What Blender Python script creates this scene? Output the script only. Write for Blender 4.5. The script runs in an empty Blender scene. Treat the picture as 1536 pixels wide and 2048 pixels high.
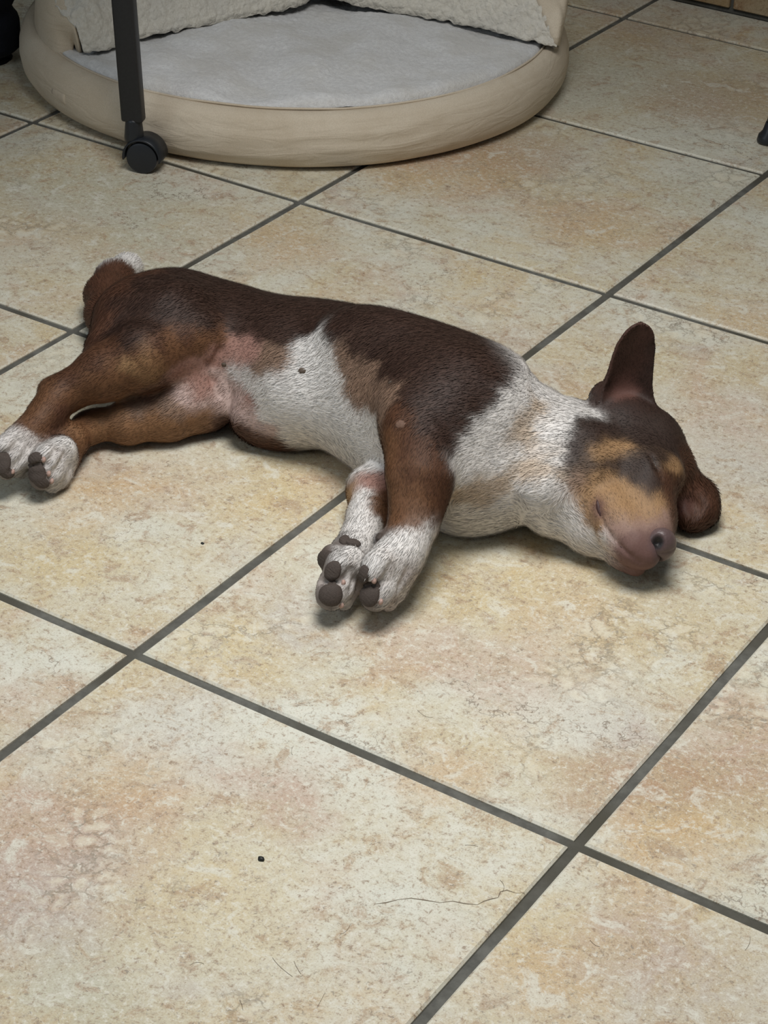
import bpy, bmesh, math, random
import numpy as np
from mathutils import Vector, Matrix, noise

random.seed(7)
rng = np.random.default_rng(7)
D = bpy.data
scene = bpy.context.scene
col = scene.collection

# ---------------------------------------------------------------- camera
CAM_R = np.array([[0.837681, 0.5453218, 0.0302434], [0.3104966, -0.4299427, -0.847786], [-0.4493132, 0.7195647, -0.5294754]])
CAM_C = np.array([1.007151, -1.650344, 1.12622])
CAM_F = 4282.94
def at(x, y, z=0.0):
    """point of the place at height z seen at photo pixel x, y (used to set out the things)"""
    d = CAM_R.T @ np.array([(x - 768) / CAM_F, (y - 1024) / CAM_F, 1.0])
    return CAM_C + d * ((z - CAM_C[2]) / d[2])

cam_data = D.cameras.new('camera')
cam = D.objects.new('camera', cam_data)
col.objects.link(cam)
cam_data.sensor_fit = 'VERTICAL'
cam_data.sensor_height = 36.0
cam_data.lens = CAM_F / 2048 * 36.0
cam_data.clip_start = 0.05
m = Matrix.Identity(4)
for i in range(3):
    m[i][0], m[i][1], m[i][2], m[i][3] = CAM_R[0][i], -CAM_R[1][i], -CAM_R[2][i], CAM_C[i]
cam.matrix_world = m
scene.camera = cam

# ---------------------------------------------------------------- world, lights, exposure
scene.view_settings.view_transform = 'Standard'
scene.view_settings.look = 'None'
scene.view_settings.gamma = 1.0
scene.view_settings.use_curve_mapping = False
scene.view_settings.exposure = 0.0

world = D.worlds.new('world')
scene.world = world
world.use_nodes = True
world.node_tree.nodes['Background'].inputs[0].default_value = (0.80, 0.92, 1.0, 1)
world.node_tree.nodes['Background'].inputs[1].default_value = 0.12

def area_light(name, loc, target, size, power, color, size_y=None, spread=180):
    l = D.lights.new(name, 'AREA')
    l.energy = power
    l.color = color
    l.shape = 'RECTANGLE' if size_y else 'SQUARE'
    l.size = size
    if size_y: l.size_y = size_y
    o = D.objects.new(name, l)
    col.objects.link(o)
    o.location = loc
    d = Vector(target) - Vector(loc)
    l.spread = math.radians(spread)
    o.rotation_euler = d.to_track_quat('-Z', 'Y').to_euler()
    return o
LAMP = (0.22, -0.30, 1.62)
# the ceiling lamp above the middle of the floor and the window behind the photographer
area_light('ceiling_lamp_light', LAMP, (LAMP[0], LAMP[1], 0), 0.7, 16.2, (1.0, 0.99, 0.97), 0.7, 140)
area_light('window_light', (-1.1, -2.4, 1.5), (0.0, -0.3, 0.0), 1.2, 12, (0.80, 0.91, 1.0), 1.2)

# ---------------------------------------------------------------- helpers
def tag(o, label=None, cat=None, group=None, kind=None):
    if label: o['label'] = label
    if cat: o['category'] = cat
    if group: o['group'] = group
    if kind: o['kind'] = kind
    return o

def empty(name, loc, rz=0.0):
    o = D.objects.new(name, None)
    col.objects.link(o)
    o.empty_display_size = 0.05
    o.location = loc
    o.rotation_euler = (0, 0, rz)
    return o

def link(name, me, mats, parent=None, smooth=True):
    for mt in (mats if isinstance(mats, (list, tuple)) else [mats]):
        me.materials.append(mt)
    o = D.objects.new(name, me)
    col.objects.link(o)
    if parent: o.parent = parent
    if smooth and len(me.polygons):
        me.polygons.foreach_set('use_smooth', np.ones(len(me.polygons), bool))
    return o

def from_bm(name, bm, mats, parent=None, smooth=True):
    bmesh.ops.recalc_face_normals(bm, faces=bm.faces)
    me = D.meshes.new(name)
    bm.to_mesh(me)
    bm.free()
    return link(name, me, mats, parent, smooth)

def from_py(name, vs, fs, mats, parent=None, smooth=True):
    me = D.meshes.new(name)
    me.from_pydata([tuple(p) for p in vs], [], fs)
    me.update()
    return link(name, me, mats, parent, smooth)

def bevel_all(bm, w, seg=2):
    bmesh.ops.bevel(bm, geom=[e for e in bm.edges if e.calc_face_angle(0) > 0.5], offset=w, segments=seg, profile=0.5, affect='EDGES')

def box_bm(x0, x1, y0, y1, z0, z1, bev=0.0, seg=2):
    bm = bmesh.new()
    bmesh.ops.create_cube(bm, size=1.0)
    for v in bm.verts:
        v.co = Vector((x0 + (v.co.x + .5) * (x1 - x0), y0 + (v.co.y + .5) * (y1 - y0), z0 + (v.co.z + .5) * (z1 - z0)))
    if bev: bevel_all(bm, bev, seg)
    return bm

def lathe(profile, n=48, axis='z', center=(0, 0, 0), close=True):
    vs, fs = [], []
    k = len(profile)
    for i in range(n):
        a = 2 * math.pi * i / n
        for r, h in profile:
            p = (r * math.cos(a), r * math.sin(a), h)
            if axis == 'y': p = (p[0], p[2], p[1])
            if axis == 'x': p = (p[2], p[0], p[1])
            vs.append(tuple(p[j] + center[j] for j in range(3)))
    for i in range(n):
        j = (i + 1) % n
        for q in range(k - 1):
            fs.append((i * k + q, j * k + q, j * k + q + 1, i * k + q + 1))
    return vs, fs

# node helpers
class NT:
    def __init__(s, name, rough=0.5, spec=0.4):
        s.m = D.materials.new(name)
        s.m.use_nodes = True
        s.t = s.m.node_tree
        s.b = s.t.nodes['Principled BSDF']
        s.b.inputs['Roughness'].default_value = rough
        s.b.inputs['Specular IOR Level'].default_value = spec
    def n(s, kind, **kw):
        nd = s.t.nodes.new(kind)
        for k, v in kw.items(): setattr(nd, k, v)
        return nd
    def put(s, sock, v):
        if hasattr(v, 'is_linked') or isinstance(v, bpy.types.NodeSocket): s.t.links.new(v, sock)
        else: sock.default_value = v
    def math(s, op, a, b=0.0, c=0.0, clamp=False):
        nd = s.n('ShaderNodeMath', operation=op, use_clamp=clamp)
        s.put(nd.inputs[0], a); s.put(nd.inputs[1], b)
        if op in ('MULTIPLY_ADD', 'COMPARE', 'SMOOTH_MIN'): s.put(nd.inputs[2], c)
        return nd.outputs[0]
    def vmath(s, op, a, b=(0, 0, 0)):
        nd = s.n('ShaderNodeVectorMath', operation=op)
        s.put(nd.inputs[0], a); s.put(nd.inputs[1], b)
        return nd.outputs['Value' if op in ('LENGTH', 'DISTANCE', 'DOT_PRODUCT') else 'Vector']
    def noise(s, vec, scale, detail=3, rough=0.55, dist=0.0, out='Fac'):
        nd = s.n('ShaderNodeTexNoise')
        s.put(nd.inputs['Vector'], vec)
        nd.inputs['Scale'].default_value = scale
        nd.inputs['Detail'].default_value = detail
        nd.inputs['Roughness'].default_value = rough
        nd.inputs['Distortion'].default_value = dist
        return nd.outputs[out]
    def voro(s, vec, scale, feature='F1', out='Distance'):
        nd = s.n('ShaderNodeTexVoronoi', feature=feature)
        s.put(nd.inputs['Vector'], vec)
        nd.inputs['Scale'].default_value = scale
        return nd.outputs[out]
    def ramp(s, f, lo, hi, a=0.0, b=1.0, smooth=True):
        nd = s.n('ShaderNodeMapRange', interpolation_type='SMOOTHSTEP' if smooth else 'LINEAR')
        s.put(nd.inputs[0], f)
        for i, v in enumerate((lo, hi, a, b)): nd.inputs[1 + i].default_value = v
        return nd.outputs[0]
    def mix(s, f, a, b, mode='MIX'):
        nd = s.n('ShaderNodeMix', data_type='RGBA', blend_type=mode)
        s.put(nd.inputs[0], f)
        s.put(nd.inputs[6], a); s.put(nd.inputs[7], b)
        return nd.outputs[2]
    def bump(s, h, strength=0.3, dist=0.001):
        nd = s.n('ShaderNodeBump')
        nd.inputs['Strength'].default_value = strength
        nd.inputs['Distance'].default_value = dist
        s.put(nd.inputs['Height'], h)
        s.t.links.new(nd.outputs[0], s.b.inputs['Normal'])
    def color(s, c): s.put(s.b.inputs['Base Color'], c)

def lin(r, g, b):
    f = lambda c: (c / 255 / 12.92) if c / 255 <= 0.04045 else ((c / 255 + 0.055) / 1.055) ** 2.4
    return (f(r), f(g), f(b), 1.0)

# ---------------------------------------------------------------- materials of the room
# broad colour clouds of single tiles: photo-measured place (m), radius, tint
CLOUDS = []
W_, G_, Y_, O_, K_, B_, L_ = (214, 214, 202), (186, 182, 160), (202, 180, 130), (194, 160, 116), (184, 154, 136), (166, 128, 98), (182, 172, 166)
for x_, y_, r_, c_, a_ in (
        (620, 1450, .06, W_, .8), (820, 1570, .05, W_, .7), (430, 1160, .06, W_, .5), (1350, 1335, .03, W_, .8), (1010, 1690, .06, W_, .7),
        (380, 1420, .07, L_, .6), (90, 1650, .10, K_, .6), (560, 1570, .05, K_, .8), (870, 1570, .04, O_, .7), (1240, 1560, .07, B_, .75),
        (1420, 1560, .07, B_, .7), (1490, 1480, .06, K_, .7), (1350, 1710, .06, O_, .7), (1050, 1850, .06, Y_, .6), (1300, 1890, .06, K_, .6),
        (1130, 1970, .06, O_, .65), (1400, 1980, .08, L_, .5), (200, 1930, .08, G_, .7), (700, 1500, .05, W_, .6), (860, 1290, .07, K_, .6),
        (1050, 1340, .08, K_, .6), (600, 1250, .06, L_, .55), (440, 1320, .06, Y_, .7), (130, 1110, .07, Y_, .6), (300, 960, .07, O_, .55),
        (560, 1010, .08, Y_, .5), (170, 1010, .07, O_, .5), (900, 340, .12, O_, .8), (830, 300, .09, K_, .7), (1030, 310, .10, B_, .55), (760, 430, .08, W_, .4),
        (1150, 450, .09, O_, .75), (1400, 390, .09, G_, .6), (560, 490, .09, O_, .7), (1000, 540, .10, Y_, .5), (150, 380, .14, G_, .8),
        (300, 480, .12, G_, .8), (60, 470, .10, O_, .4), (1130, 650, .07, W_, .4), (1290, 630, .06, W_, .6), (1120, 760, .06, K_, .5),
        (1450, 830, .09, K_, .55), (1440, 940, .07, L_, .5), (1480, 640, .07, O_, .5), (1250, 160, .16, G_, .7), (1430, 200, .12, B_, .5),
        (1300, 60, .12, B_, .4), (1480, 1140, .06, Y_, .5), (960, 1160, .07, Y_, .5), (1150, 1230, .06, O_, .5), (350, 1480, .08, W_, .5),
        (260, 1560, .06, O_, .6), (620, 1880, .12, W_, .5), (780, 1700, .08, W_, .6), (420, 1780, .10, Y_, .5), (60, 1800, .08, L_, .6),
        (1250, 1450, .05, L_, .5), (1120, 1420, .06, W_, .45), (80, 1330, .06, W_, .6), (100, 1420, .05, K_, .5), (640, 650, .05, W_, .3)):
    CLOUDS.append((tuple(float(v) for v in at(x_, y_)[:2]), r_, c_, a_))
def tile_material(name='stone_look_tile', worn=True):
    t = NT(name, 0.42, 0.35)
    oi = t.n('ShaderNodeObjectInfo')
    geo = t.n('ShaderNodeNewGeometry')
    rnd = t.n('ShaderNodeCombineXYZ')
    t.put(rnd.inputs[0], t.math('MULTIPLY', oi.outputs['Random'], 37.0))
    t.put(rnd.inputs[1], t.math('MULTIPLY', oi.outputs['Random'], 91.0))
    P0 = geo.outputs['Position']
    P = t.vmath('ADD', P0, rnd.outputs[0])
    def sh(a, b, c): return t.vmath('ADD', P, (a, b, c))
    def warp(vec, scale, amt):
        nd = t.n('ShaderNodeVectorMath', operation='SCALE')
        t.put(nd.inputs[0], t.vmath('SUBTRACT', t.noise(vec, scale, 4, .65, 0, 'Color'), (.5, .5, .5))); nd.inputs['Scale'].default_value = amt
        return nd.outputs[0]
    n1 = t.noise(P, 5.0, 5, .62, .6)
    n2 = t.noise(sh(5, 3, 1), 6.5, 6, .66, .8)
    n3 = t.noise(sh(1, 9, 4), 9.0, 6, .66, .5)
    n4 = t.noise(sh(7, 2, 8), 34.0, 6, .70, .8)
    n5 = t.noise(sh(3, 3, 3), 165.0, 6, .74, .3)
    n7 = t.noise(sh(9, 1, 2), 620.0, 3, .6, .2)
    n6 = t.noise(sh(2, 6, 1), 300.0, 4, .68, .8)
    c = t.mix(t.ramp(n1, .36, .64), lin(198, 184, 152), lin(208, 206, 190))
    c = t.mix(t.ramp(n2, .48, .72, 0, .55), c, lin(190, 156, 134))
    c = t.mix(t.ramp(n3, .52, .72, 0, .65), c, lin(202, 176, 128))
    c = t.mix(t.ramp(t.noise(sh(8, 8, 2), 7.0, 5, .65, .4), .54, .76, 0, .65), c, lin(176, 162, 156))
    W0 = t.vmath('ADD', t.vmath('ADD', P0, warp(P, 9, .16)), warp(P, 40, .05))
    mott = t.ramp(n4, .36, .58, .25, 1.0)
    for (x, y), r, tint, amt in CLOUDS:
        d = t.vmath('DISTANCE', W0, (x, y, 0))
        c = t.mix(t.math('MULTIPLY', t.ramp(d, r * 1.35, r * .25, 0, amt), mott), c, lin(*tint))
    c = t.mix(t.ramp(n4, .52, .66, 0, .75), c, lin(216, 213, 198))
    c = t.mix(t.ramp(n4, .47, .34, 0, .6), c, lin(164, 134, 106))
    c = t.mix(t.ramp(n5, .53, .64, 0, .72), c, lin(220, 216, 202))
    c = t.mix(t.ramp(n5, .47, .36, 0, .62), c, lin(150, 126, 104))
    c = t.mix(t.ramp(n6, .55, .70, 0, .35), c, lin(220, 214, 200))
    c = t.mix(t.ramp(n7, .54, .70, 0, .45), c, lin(222, 216, 202))
    c = t.mix(t.ramp(n7, .46, .32, 0, .40), c, lin(150, 128, 106))
    # small dark pits, gathered in drifts
    pit = t.math('MULTIPLY', t.ramp(n6, .575, .66), t.ramp(n4, .54, .42), clamp=True)
    pit2 = t.math('MULTIPLY', t.ramp(n5, .42, .34), t.ramp(n2, .42, .56), clamp=True)
    c = t.mix(t.math('MULTIPLY', pit, .62), c, lin(112, 98, 84))
    c = t.mix(t.math('MULTIPLY', pit2, .35), c, lin(126, 104, 88))
    # pebbly crackle that comes and goes
    W = t.vmath('ADD', P, warp(P, 28, .045))
    ve = t.voro(W, 42, 'DISTANCE_TO_EDGE')
    zone = t.ramp(t.noise(sh(4, 1, 6), 5.5, 3, .6, .6), .55, .64)
    line = t.math('MULTIPLY', t.ramp(ve, .075, .02), zone)
    line = t.math('MULTIPLY', line, t.ramp(n5, .36, .6))
    core = t.math('MULTIPLY', t.ramp(ve, .12, .3), zone)
    c = t.mix(t.math('MULTIPLY', core, .5), c, lin(222, 214, 192))
    c = t.mix(t.math('MULTIPLY', line, .6), c, lin(118, 104, 86))
    # a few fine veins
    vv = t.voro(t.vmath('ADD', P, warp(P, 22, .16)), 3.2, 'DISTANCE_TO_EDGE')
    vein = t.math('MULTIPLY', t.ramp(vv, .006, .001), t.ramp(n1, .5, .6))
    c = t.mix(t.math('MULTIPLY', vein, .6), c, lin(110, 92, 76))
    # worn pale glaze along the tile's edges
    tc = t.n('ShaderNodeTexCoord')
    sp = t.n('ShaderNodeSeparateXYZ'); t.put(sp.inputs[0], tc.outputs['Object'])
    e = t.math('MAXIMUM', t.math('ABSOLUTE', sp.outputs[0]), t.math('ABSOLUTE', sp.outputs[1]))
    e = t.math('ADD', e, t.math('MULTIPLY', t.math('SUBTRACT', n5, .5), .022))
    if worn: c = t.mix(t.ramp(e, .2165, .2200, 0, .5), c, lin(214, 210, 196))
    if not worn: c = t.mix(1.0, c, (.58, .47, .36, 1), 'MULTIPLY')      # the skirting tiles are a browner batch
    t.color(c)
    r = t.ramp(n4, .3, .7, .52, .40)
    t.put(t.b.inputs['Roughness'], r)
    h = t.math('ADD', t.math('MULTIPLY', n5, .5), t.math('MULTIPLY', pit, -.8))
    h = t.math('ADD', h, t.math('MULTIPLY', n4, .8))
    t.bump(h, .35, .0012)
    return t.m

def grout_material():
    t = NT('grey_grout', 0.85, 0.2)
    geo = t.n('ShaderNodeNewGeometry')
    n = t.noise(geo.outputs['Position'], 60, 5, .65)
    c = t.mix(t.ramp(n, .3, .7), lin(84, 83, 78), lin(106, 105, 99))
    c = t.mix(t.ramp(t.noise(geo.outputs['Position'], 7, 2), .4, .65), c, lin(76, 73, 64))
    t.color(c)
    t.bump(t.noise(geo.outputs['Position'], 400, 3), .4, .001)
    return t.m

def plain(name, c, rough=.5, spec=.4, nscale=0, amt=.15, bump=0.0):
    t = NT(name, rough, spec)
    if nscale:
        tc = t.n('ShaderNodeTexCoord')
        n = t.noise(tc.outputs['Object'], nscale, 4, .6)
        d = tuple(x * (1 - amt) for x in c[:3]) + (1,)
        t.color(t.mix(t.ramp(n, .3, .7), d, c))
        if bump: t.bump(n, bump, .001)
    else:
        t.color(c)
    return t.m

M_TILE = tile_material()
M_SKIRT = tile_material('stone_look_skirting', False)
M_GROUT = grout_material()
M_PAINT = plain('cream_wall_paint', lin(200, 190, 172), .7, .3, 3, .06)

# ---------------------------------------------------------------- floor: grout bed and single tiles
T = 0.45
GAP = 0.0100
IX = range(-6, 5)
IY = range(-4, 4)          # rows; the last one at the wall is cut
WALL_Y = 1.479
floor = from_bm('floor', box_bm(-3.2, 2.4, -2.1, WALL_Y + .12, -.05, -.0032), M_GROUT, smooth=False)
tag(floor, kind='structure')

def tile_mesh(seed, w=T - GAP, d=T - GAP, th=.012):
    """one pressed tile: softly rounded arris, edges not quite straight"""
    r = random.Random(seed)
    hx, hy = w / 2, d / 2
    n = 5
    ring = []
    for (x0, y0, x1, y1) in ((-hx, -hy, hx, -hy), (hx, -hy, hx, hy), (hx, hy, -hx, hy), (-hx, hy, -hx, -hy)):
        for i in range(n):
            f = i / n
            x, y = x0 + (x1 - x0) * f, y0 + (y1 - y0) * f
            j = r.uniform(-.0006, .0006)
            s = math.hypot(x, y)
            ring.append((x * (1 + j / s), y * (1 + j / s)))
    k = len(ring)
    vs = [(x, y, -th) for x, y in ring] + [(x, y, -.0018) for x, y in ring] + [(x * (1 - .0020 / hx), y * (1 - .0020 / hy), 0) for x, y in ring]
    fs = []
    for i in range(k):
        j = (i + 1) % k
        fs += [(i, j, k + j, k + i), (k + i, k + j, 2 * k + j, 2 * k + i)]
    fs += [tuple(range(2 * k, 3 * k)), tuple(reversed(range(k)))]
    me = D.meshes.new('tile')
    me.from_pydata(vs, [], fs)
    me.materials.append(M_TILE)
    return me
tile_meshes = [tile_mesh(i) for i in range(4)]
for i in IX:
    for j in IY:
        y = j * T + T / 2
        if y - T / 2 > WALL_Y: continue
        me = tile_meshes[(i * 7 + j * 3) % 4]
        yc = y
        if y + T / 2 - GAP / 2 > WALL_Y:                     # the row cut against the wall
            d = WALL_Y - .004 - (y - T / 2 + GAP / 2)
            if d < .03: continue
            me = D.meshes.get('cut_tile') or tile_mesh(11, d=d)
            me.name = 'cut_tile'
            yc = y - T / 2 + GAP / 2 + d / 2
        o = D.objects.new('tile', me)
        o.location = (i * T + T / 2, yc, random.uniform(-.0003, .0003))
        col.objects.link(o)
        o.parent = floor

# ---------------------------------------------------------------- back wall with its tiled skirting
wall = from_bm('wall_back', box_bm(-3.2, 2.4, WALL_Y + .012, WALL_Y + .12, -.04, 2.4), M_PAINT, smooth=False)
tag(wall, kind='structure')
sk = from_bm('baseboard_back', box_bm(-3.2, 2.4, WALL_Y + .004, WALL_Y + .0115, -.002, .112), M_GROUT, smooth=False)
tag(sk, kind='structure')
sx0 = -0.323
for k in range(-7, 7):
    x0 = sx0 + k * T
    x1 = x0 + T - .007
    if x1 > 2.4 or x0 < -3.2: continue
    b = from_bm('skirting_tile', box_bm(x0 + .0035, x1 + .0035, WALL_Y - .003, WALL_Y + .0065, .007, .11, .0015, 1), M_SKIRT, sk, False)

# ---------------------------------------------------------------- round dog bed with its turned-back hood
M_CANVAS = None
def canvas_material():
    t = NT('beige_canvas', .85, .15)
    tc = t.n('ShaderNodeTexCoord')
    P = tc.outputs['Object']
    n = t.noise(P, 9, 4, .6, .4)
    c = t.mix(t.ramp(n, .3, .7), lin(198, 183, 161), lin(210, 197, 177))
    w = t.noise(P, 700, 2, .5)
    t.color(t.mix(t.ramp(w, .35, .65, 0, .18), c, lin(150, 136, 116)))
    f = t.math('MULTIPLY', t.ramp(t.noise(t.vmath('MULTIPLY', P, (1, 1, 5)), 11, 2, .5, 1.6), .40, .60), .7)
    t.bump(t.math('ADD', t.math('MULTIPLY', w, .10), f), .2, .003)
    return t.m
def fleece_material(name, curl):
    t = NT(name, .95, .1)
    tc = t.n('ShaderNodeTexCoord')
    P = tc.outputs['Object']
    n = t.noise(P, 190, 5, .75)
    big = t.noise(P, 13, 3, .55)
    c = t.mix(t.ramp(n, .25, .75), (lin(206, 199, 184) if curl else lin(208, 206, 205)), (lin(230, 224, 211) if curl else lin(233, 232, 230)))
    c = t.mix(t.ramp(big, .42, .62, 0, .45), c, lin(204, 199, 190))
    t.color(c)
    if curl:
        v = t.voro(t.vmath('ADD', P, t.vmath('MULTIPLY', t.noise(P, 90, 2, .5, 0, 'Color'), (.012, .012, .012))), 95)
        t.bump(t.math('ADD', t.math('MULTIPLY', v, -1.0), t.math('MULTIPLY', n, .5)), .8, .005)
    else:
        t.bump(t.math('ADD', n, t.math('MULTIPLY', big, 1.5)), .7, .004)
    t.b.inputs['Sheen Weight'].default_value = .3
    return t.m
M_CANVAS = canvas_material()
M_FLEECE = fleece_material('grey_white_fleece', False)
M_SHERPA = fleece_material('cream_curly_sherpa', True)

BED_C = (-0.7300, 0.8400, 0.0)
bed = empty('dog_bed', BED_C)
tag(bed, 'round beige canvas dog bed with grey-white fleece top and turned-back sherpa hood', 'dog bed')

def ang_noise(a, k, seed):
    r = random.Random(seed)
    return sum(math.sin(a * (i + 1) * k + r.uniform(0, 6.28)) / (i + 1) for i in range(5)) / 2

def bed_base():
    prof = [(.20, .002), (.340, .002), (.376, .003), (.388, .010), (.396, .022), (.399, .038), (.398, .054), (.394, .067), (.389, .0755), (.383, .0805), (.377, .0825), (.371, .0820), (.366, .079), (.360, .074), (.30, .072), (.0, .074)]
    n = 220
    vs, fs = [], []
    sub = []
    for (r0, h0), (r1, h1) in zip(prof[:-1], prof[1:]):
        for q in range(3):
            f = q / 3
            sub.append((r0 + (r1 - r0) * f, h0 + (h1 - h0) * f))
    k = len(sub)
    for i in range(n):
        a = 2 * math.pi * i / n
        for r, h in sub:
            w = 1 if r > .33 else 0
            dr = w * (.0030 * ang_noise(a, 2, 1) + .0015 * math.sin(h * 260 + 9 * ang_noise(a, 3, 2)) * max(0, ang_noise(a, 2, 5)))
            dh = (.0016 * ang_noise(a, 3, 3)) * min(1, h / .06)
            vs.append(((r + dr) * math.cos(a), (r + dr) * math.sin(a), h + dh))
    for i in range(n):
        j = (i + 1) % n
        for q in range(k - 1):
            fs.append((i * k + q, j * k + q, j * k + q + 1, i * k + q + 1))
    return from_py('cushion', vs, fs, M_CANVAS, bed)
bed_base()

def disc(name, R, zf, mat, nr=130, na=420):
    vs, fs = [(0, 0, zf(0, 0))], []
    for i in range(1, nr + 1):
        r = R * i / nr
        for j in range(na):
            a = 2 * math.pi * j / na
            rr = r * (1 + .006 * ang_noise(a, 4, 8) * (i / nr) ** 6)
            x, y = rr * math.cos(a), rr * math.sin(a)
            vs.append((x, y, zf(x, y)))
    for j in range(na):
        fs.append((0, 1 + j, 1 + (j + 1) % na))
    for i in range(nr - 1):
        for j in range(na):
            a, b = 1 + i * na + j, 1 + i * na + (j + 1) % na
            fs.append((a, a + na, b + na, b))
    return from_py(name, vs, fs, mat, bed)
def fleece_z(x, y):
    r = math.hypot(x, y)
    edge = max(0.0, min(1.0, (.370 - r) / .016))
    n = noise.fractal(Vector((x * 7, y * 7, 1.3)), 1, 2, 3) * .012 + noise.noise(Vector((x * 110, y * 110, 0))) * .0014 + noise.noise(Vector((x * 230, y * 230, 3))) * .0010
    # creases pressed by the sleeper
    s = math.sin((x * .6 + y) * 34 + 4 * noise.noise(Vector((x * 5, y * 5, 4)))) * .0022
    return .0822 + (.009 + n + s) * (edge ** .5) + .0022 * min(1.0, (.371 - r) / .006) - .014 * max(0.0, 1 - (.371 - r) / .004)
disc('fleece_pad', .370, fleece_z, M_FLEECE)
# cord of stitching where pad and rim meet
def tube(name, pts, r, mat, parent=None, n=8, closed=False, rad=None):
    pts = [Vector(p) for p in pts]
    vs, fs = [], []
    m_ = len(pts)
    for i, p in enumerate(pts):
        a = pts[(i - 1) % m_] if (closed or i) else p
        b = pts[(i + 1) % m_] if (closed or i < m_ - 1) else p
        t = (b - a).normalized()
        up = Vector((0, 0, 1)) if abs(t.z) < .9 else Vector((1, 0, 0))
        s = t.cross(up).normalized(); u = s.cross(t)
        rr = rad(i / (m_ - 1)) * r if rad else r
        for q in range(n):
            c = 2 * math.pi * q / n
            vs.append(p + (s * math.cos(c) + u * math.sin(c)) * rr)
    for i in range(m_ if closed else m_ - 1):
        j = (i + 1) % m_
        for q in range(n):
            fs.append((i * n + q, i * n + (q + 1) % n, j * n + (q + 1) % n, j * n + q))
    if not closed:
        fs += [tuple(reversed(range(n))), tuple(range((m_ - 1) * n, m_ * n))]
    return from_py(name, vs, fs, mat, parent)
tube('seam', [(.371 * math.cos(a), .371 * math.sin(a), .0832 + .001 * ang_noise(a, 5, 4)) for a in np.linspace(0, 2 * math.pi, 161)[:-1]], .0016, M_CANVAS, bed, 6, True)

# the hood: a fleece-lined cover sewn to the back rim, its opening slumped onto the pad
def rel(x, y, z):
    return Vector(at(x, y, z)) - Vector(BED_C)
LIP = [rel(*p) for p in ((152, 102, .084), (167, 106, .091), (215, 100, .093), (285, 76, .095), (400, 54, .098), (520, 30, .102), (600, 10, .108), (645, -8, .114), (690, 6, .110), (770, 22, .104), (880, 40, .100), (990, 64, .097), (1070, 84, .094), (1112, 94, .091), (1121, 93, .084))]
def spline(P, t):
    k = len(P) - 1
    f = min(max(t, 0), 1) * k
    i = min(int(f), k - 1); f -= i
    g = lambda j: P[min(max(j, 0), k)]
    p0, p1, p2, p3 = g(i - 1), g(i), g(i + 1), g(i + 2)
    return .5 * ((2 * p1) + (p2 - p0) * f + (2 * p0 - 5 * p1 + 4 * p2 - p3) * f * f + (3 * p1 - p0 - 3 * p2 + p3) * f ** 3)
a0 = math.atan2(LIP[0].y, LIP[0].x); a1 = math.atan2(LIP[-1].y, LIP[-1].x)
if a0 < a1: a0 += 2 * math.pi
def hood_point(s, t):
    """s along the opening, t from the lip (0) over the top to the back rim (1)"""
    p = spline(LIP, s)
    a = a0 + (a1 - a0) * s
    q = Vector((.378 * math.cos(a), .378 * math.sin(a), .070))
    w = math.sin(math.pi * s) ** .8
    r = p.lerp(q, t)
    r.z += w * (.22 * math.sin(math.pi * t ** .85)) + .012 * (1 - t) * math.sin(min(1, t * 6) * math.pi) 
    out = Vector((math.cos(a), math.sin(a), 0))
    r += out * (.05 * w * math.sin(math.pi * t))
    f = (noise.noise(Vector((s * 9, t * 2.5, 2))) * .018 + math.sin(s * 70 + 5 * noise.noise(Vector((s * 8, t * 3, 5)))) * .004) * math.sin(math.pi * min(1, t * 1.3)) * (.3 + w)
    r.z += f
    return r
def cuff_t(s):
    return .34 * max(.015, min(1.0, (.938 - s) / .16) ** 2.0)
def sheet(name, s0, s1, t0, t1, ns, nt, mat, thick, lump=0.0, ends=False):
    vs, fs = [], []
    for i in range(ns + 1):
        for j in range(nt + 1):
            s = s0 + (s1 - s0) * i / ns
            tb = t0 * max(0.0, min(1.0, min(s - .045, .955 - s) / .05)) if ends else t0      # beside the cuff the canvas runs down to the pad
            if ends: tb = .72 * cuff_t(s) * max(0.0, min(1.0, (s - .045) / .05))
            te = cuff_t(s) if lump else t1
            p = hood_point(s, tb + (te - tb) * j / nt)
            if lump:
                p.z += lump * (noise.noise(p * 75) + .6 * noise.noise(p * 150))
                p.y += lump * .8 * noise.noise(p * 85 + Vector((7, 0, 0)))
            vs.append(p)
    for i in range(ns):
        for j in range(nt):
            a = i * (nt + 1) + j
            fs.append((a, a + nt + 1, a + nt + 2, a + 1))
    o = from_py(name, vs, fs, mat, bed)
    md = o.modifiers.new('thickness', 'SOLIDIFY'); md.thickness = thick; md.offset = -1
    return o
sheet('hood', 0, 1, .22, 1, 160, 40, M_CANVAS, .004, 0, True)
sheet('sherpa_cuff', .072, .934, 0, .30, 260, 44, M_SHERPA, .009, .0036)
# small sewn-in label on the rim, blank on its outside
lb_a = math.atan2(*(rel(128, 190, .04).yx))
lbm = bmesh.new()
bmesh.ops.create_grid(lbm, x_segments=8, y_segments=4, size=.5)
for v in lbm.verts:
    a = lb_a + v.co.x * .088
    r = .3965 + .0012 * math.cos(v.co.y * 6)
    v.co = Vector((r * math.cos(a), r * math.sin(a), .041 + v.co.y * .021))
lb = from_bm('sewn_label', lbm, plain('pale_label_cloth', lin(204, 189, 168), .8, .15, 200, .1), bed)
md = lb.modifiers.new('t', 'SOLIDIFY'); md.thickness = .0016; md.offset = 0

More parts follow.
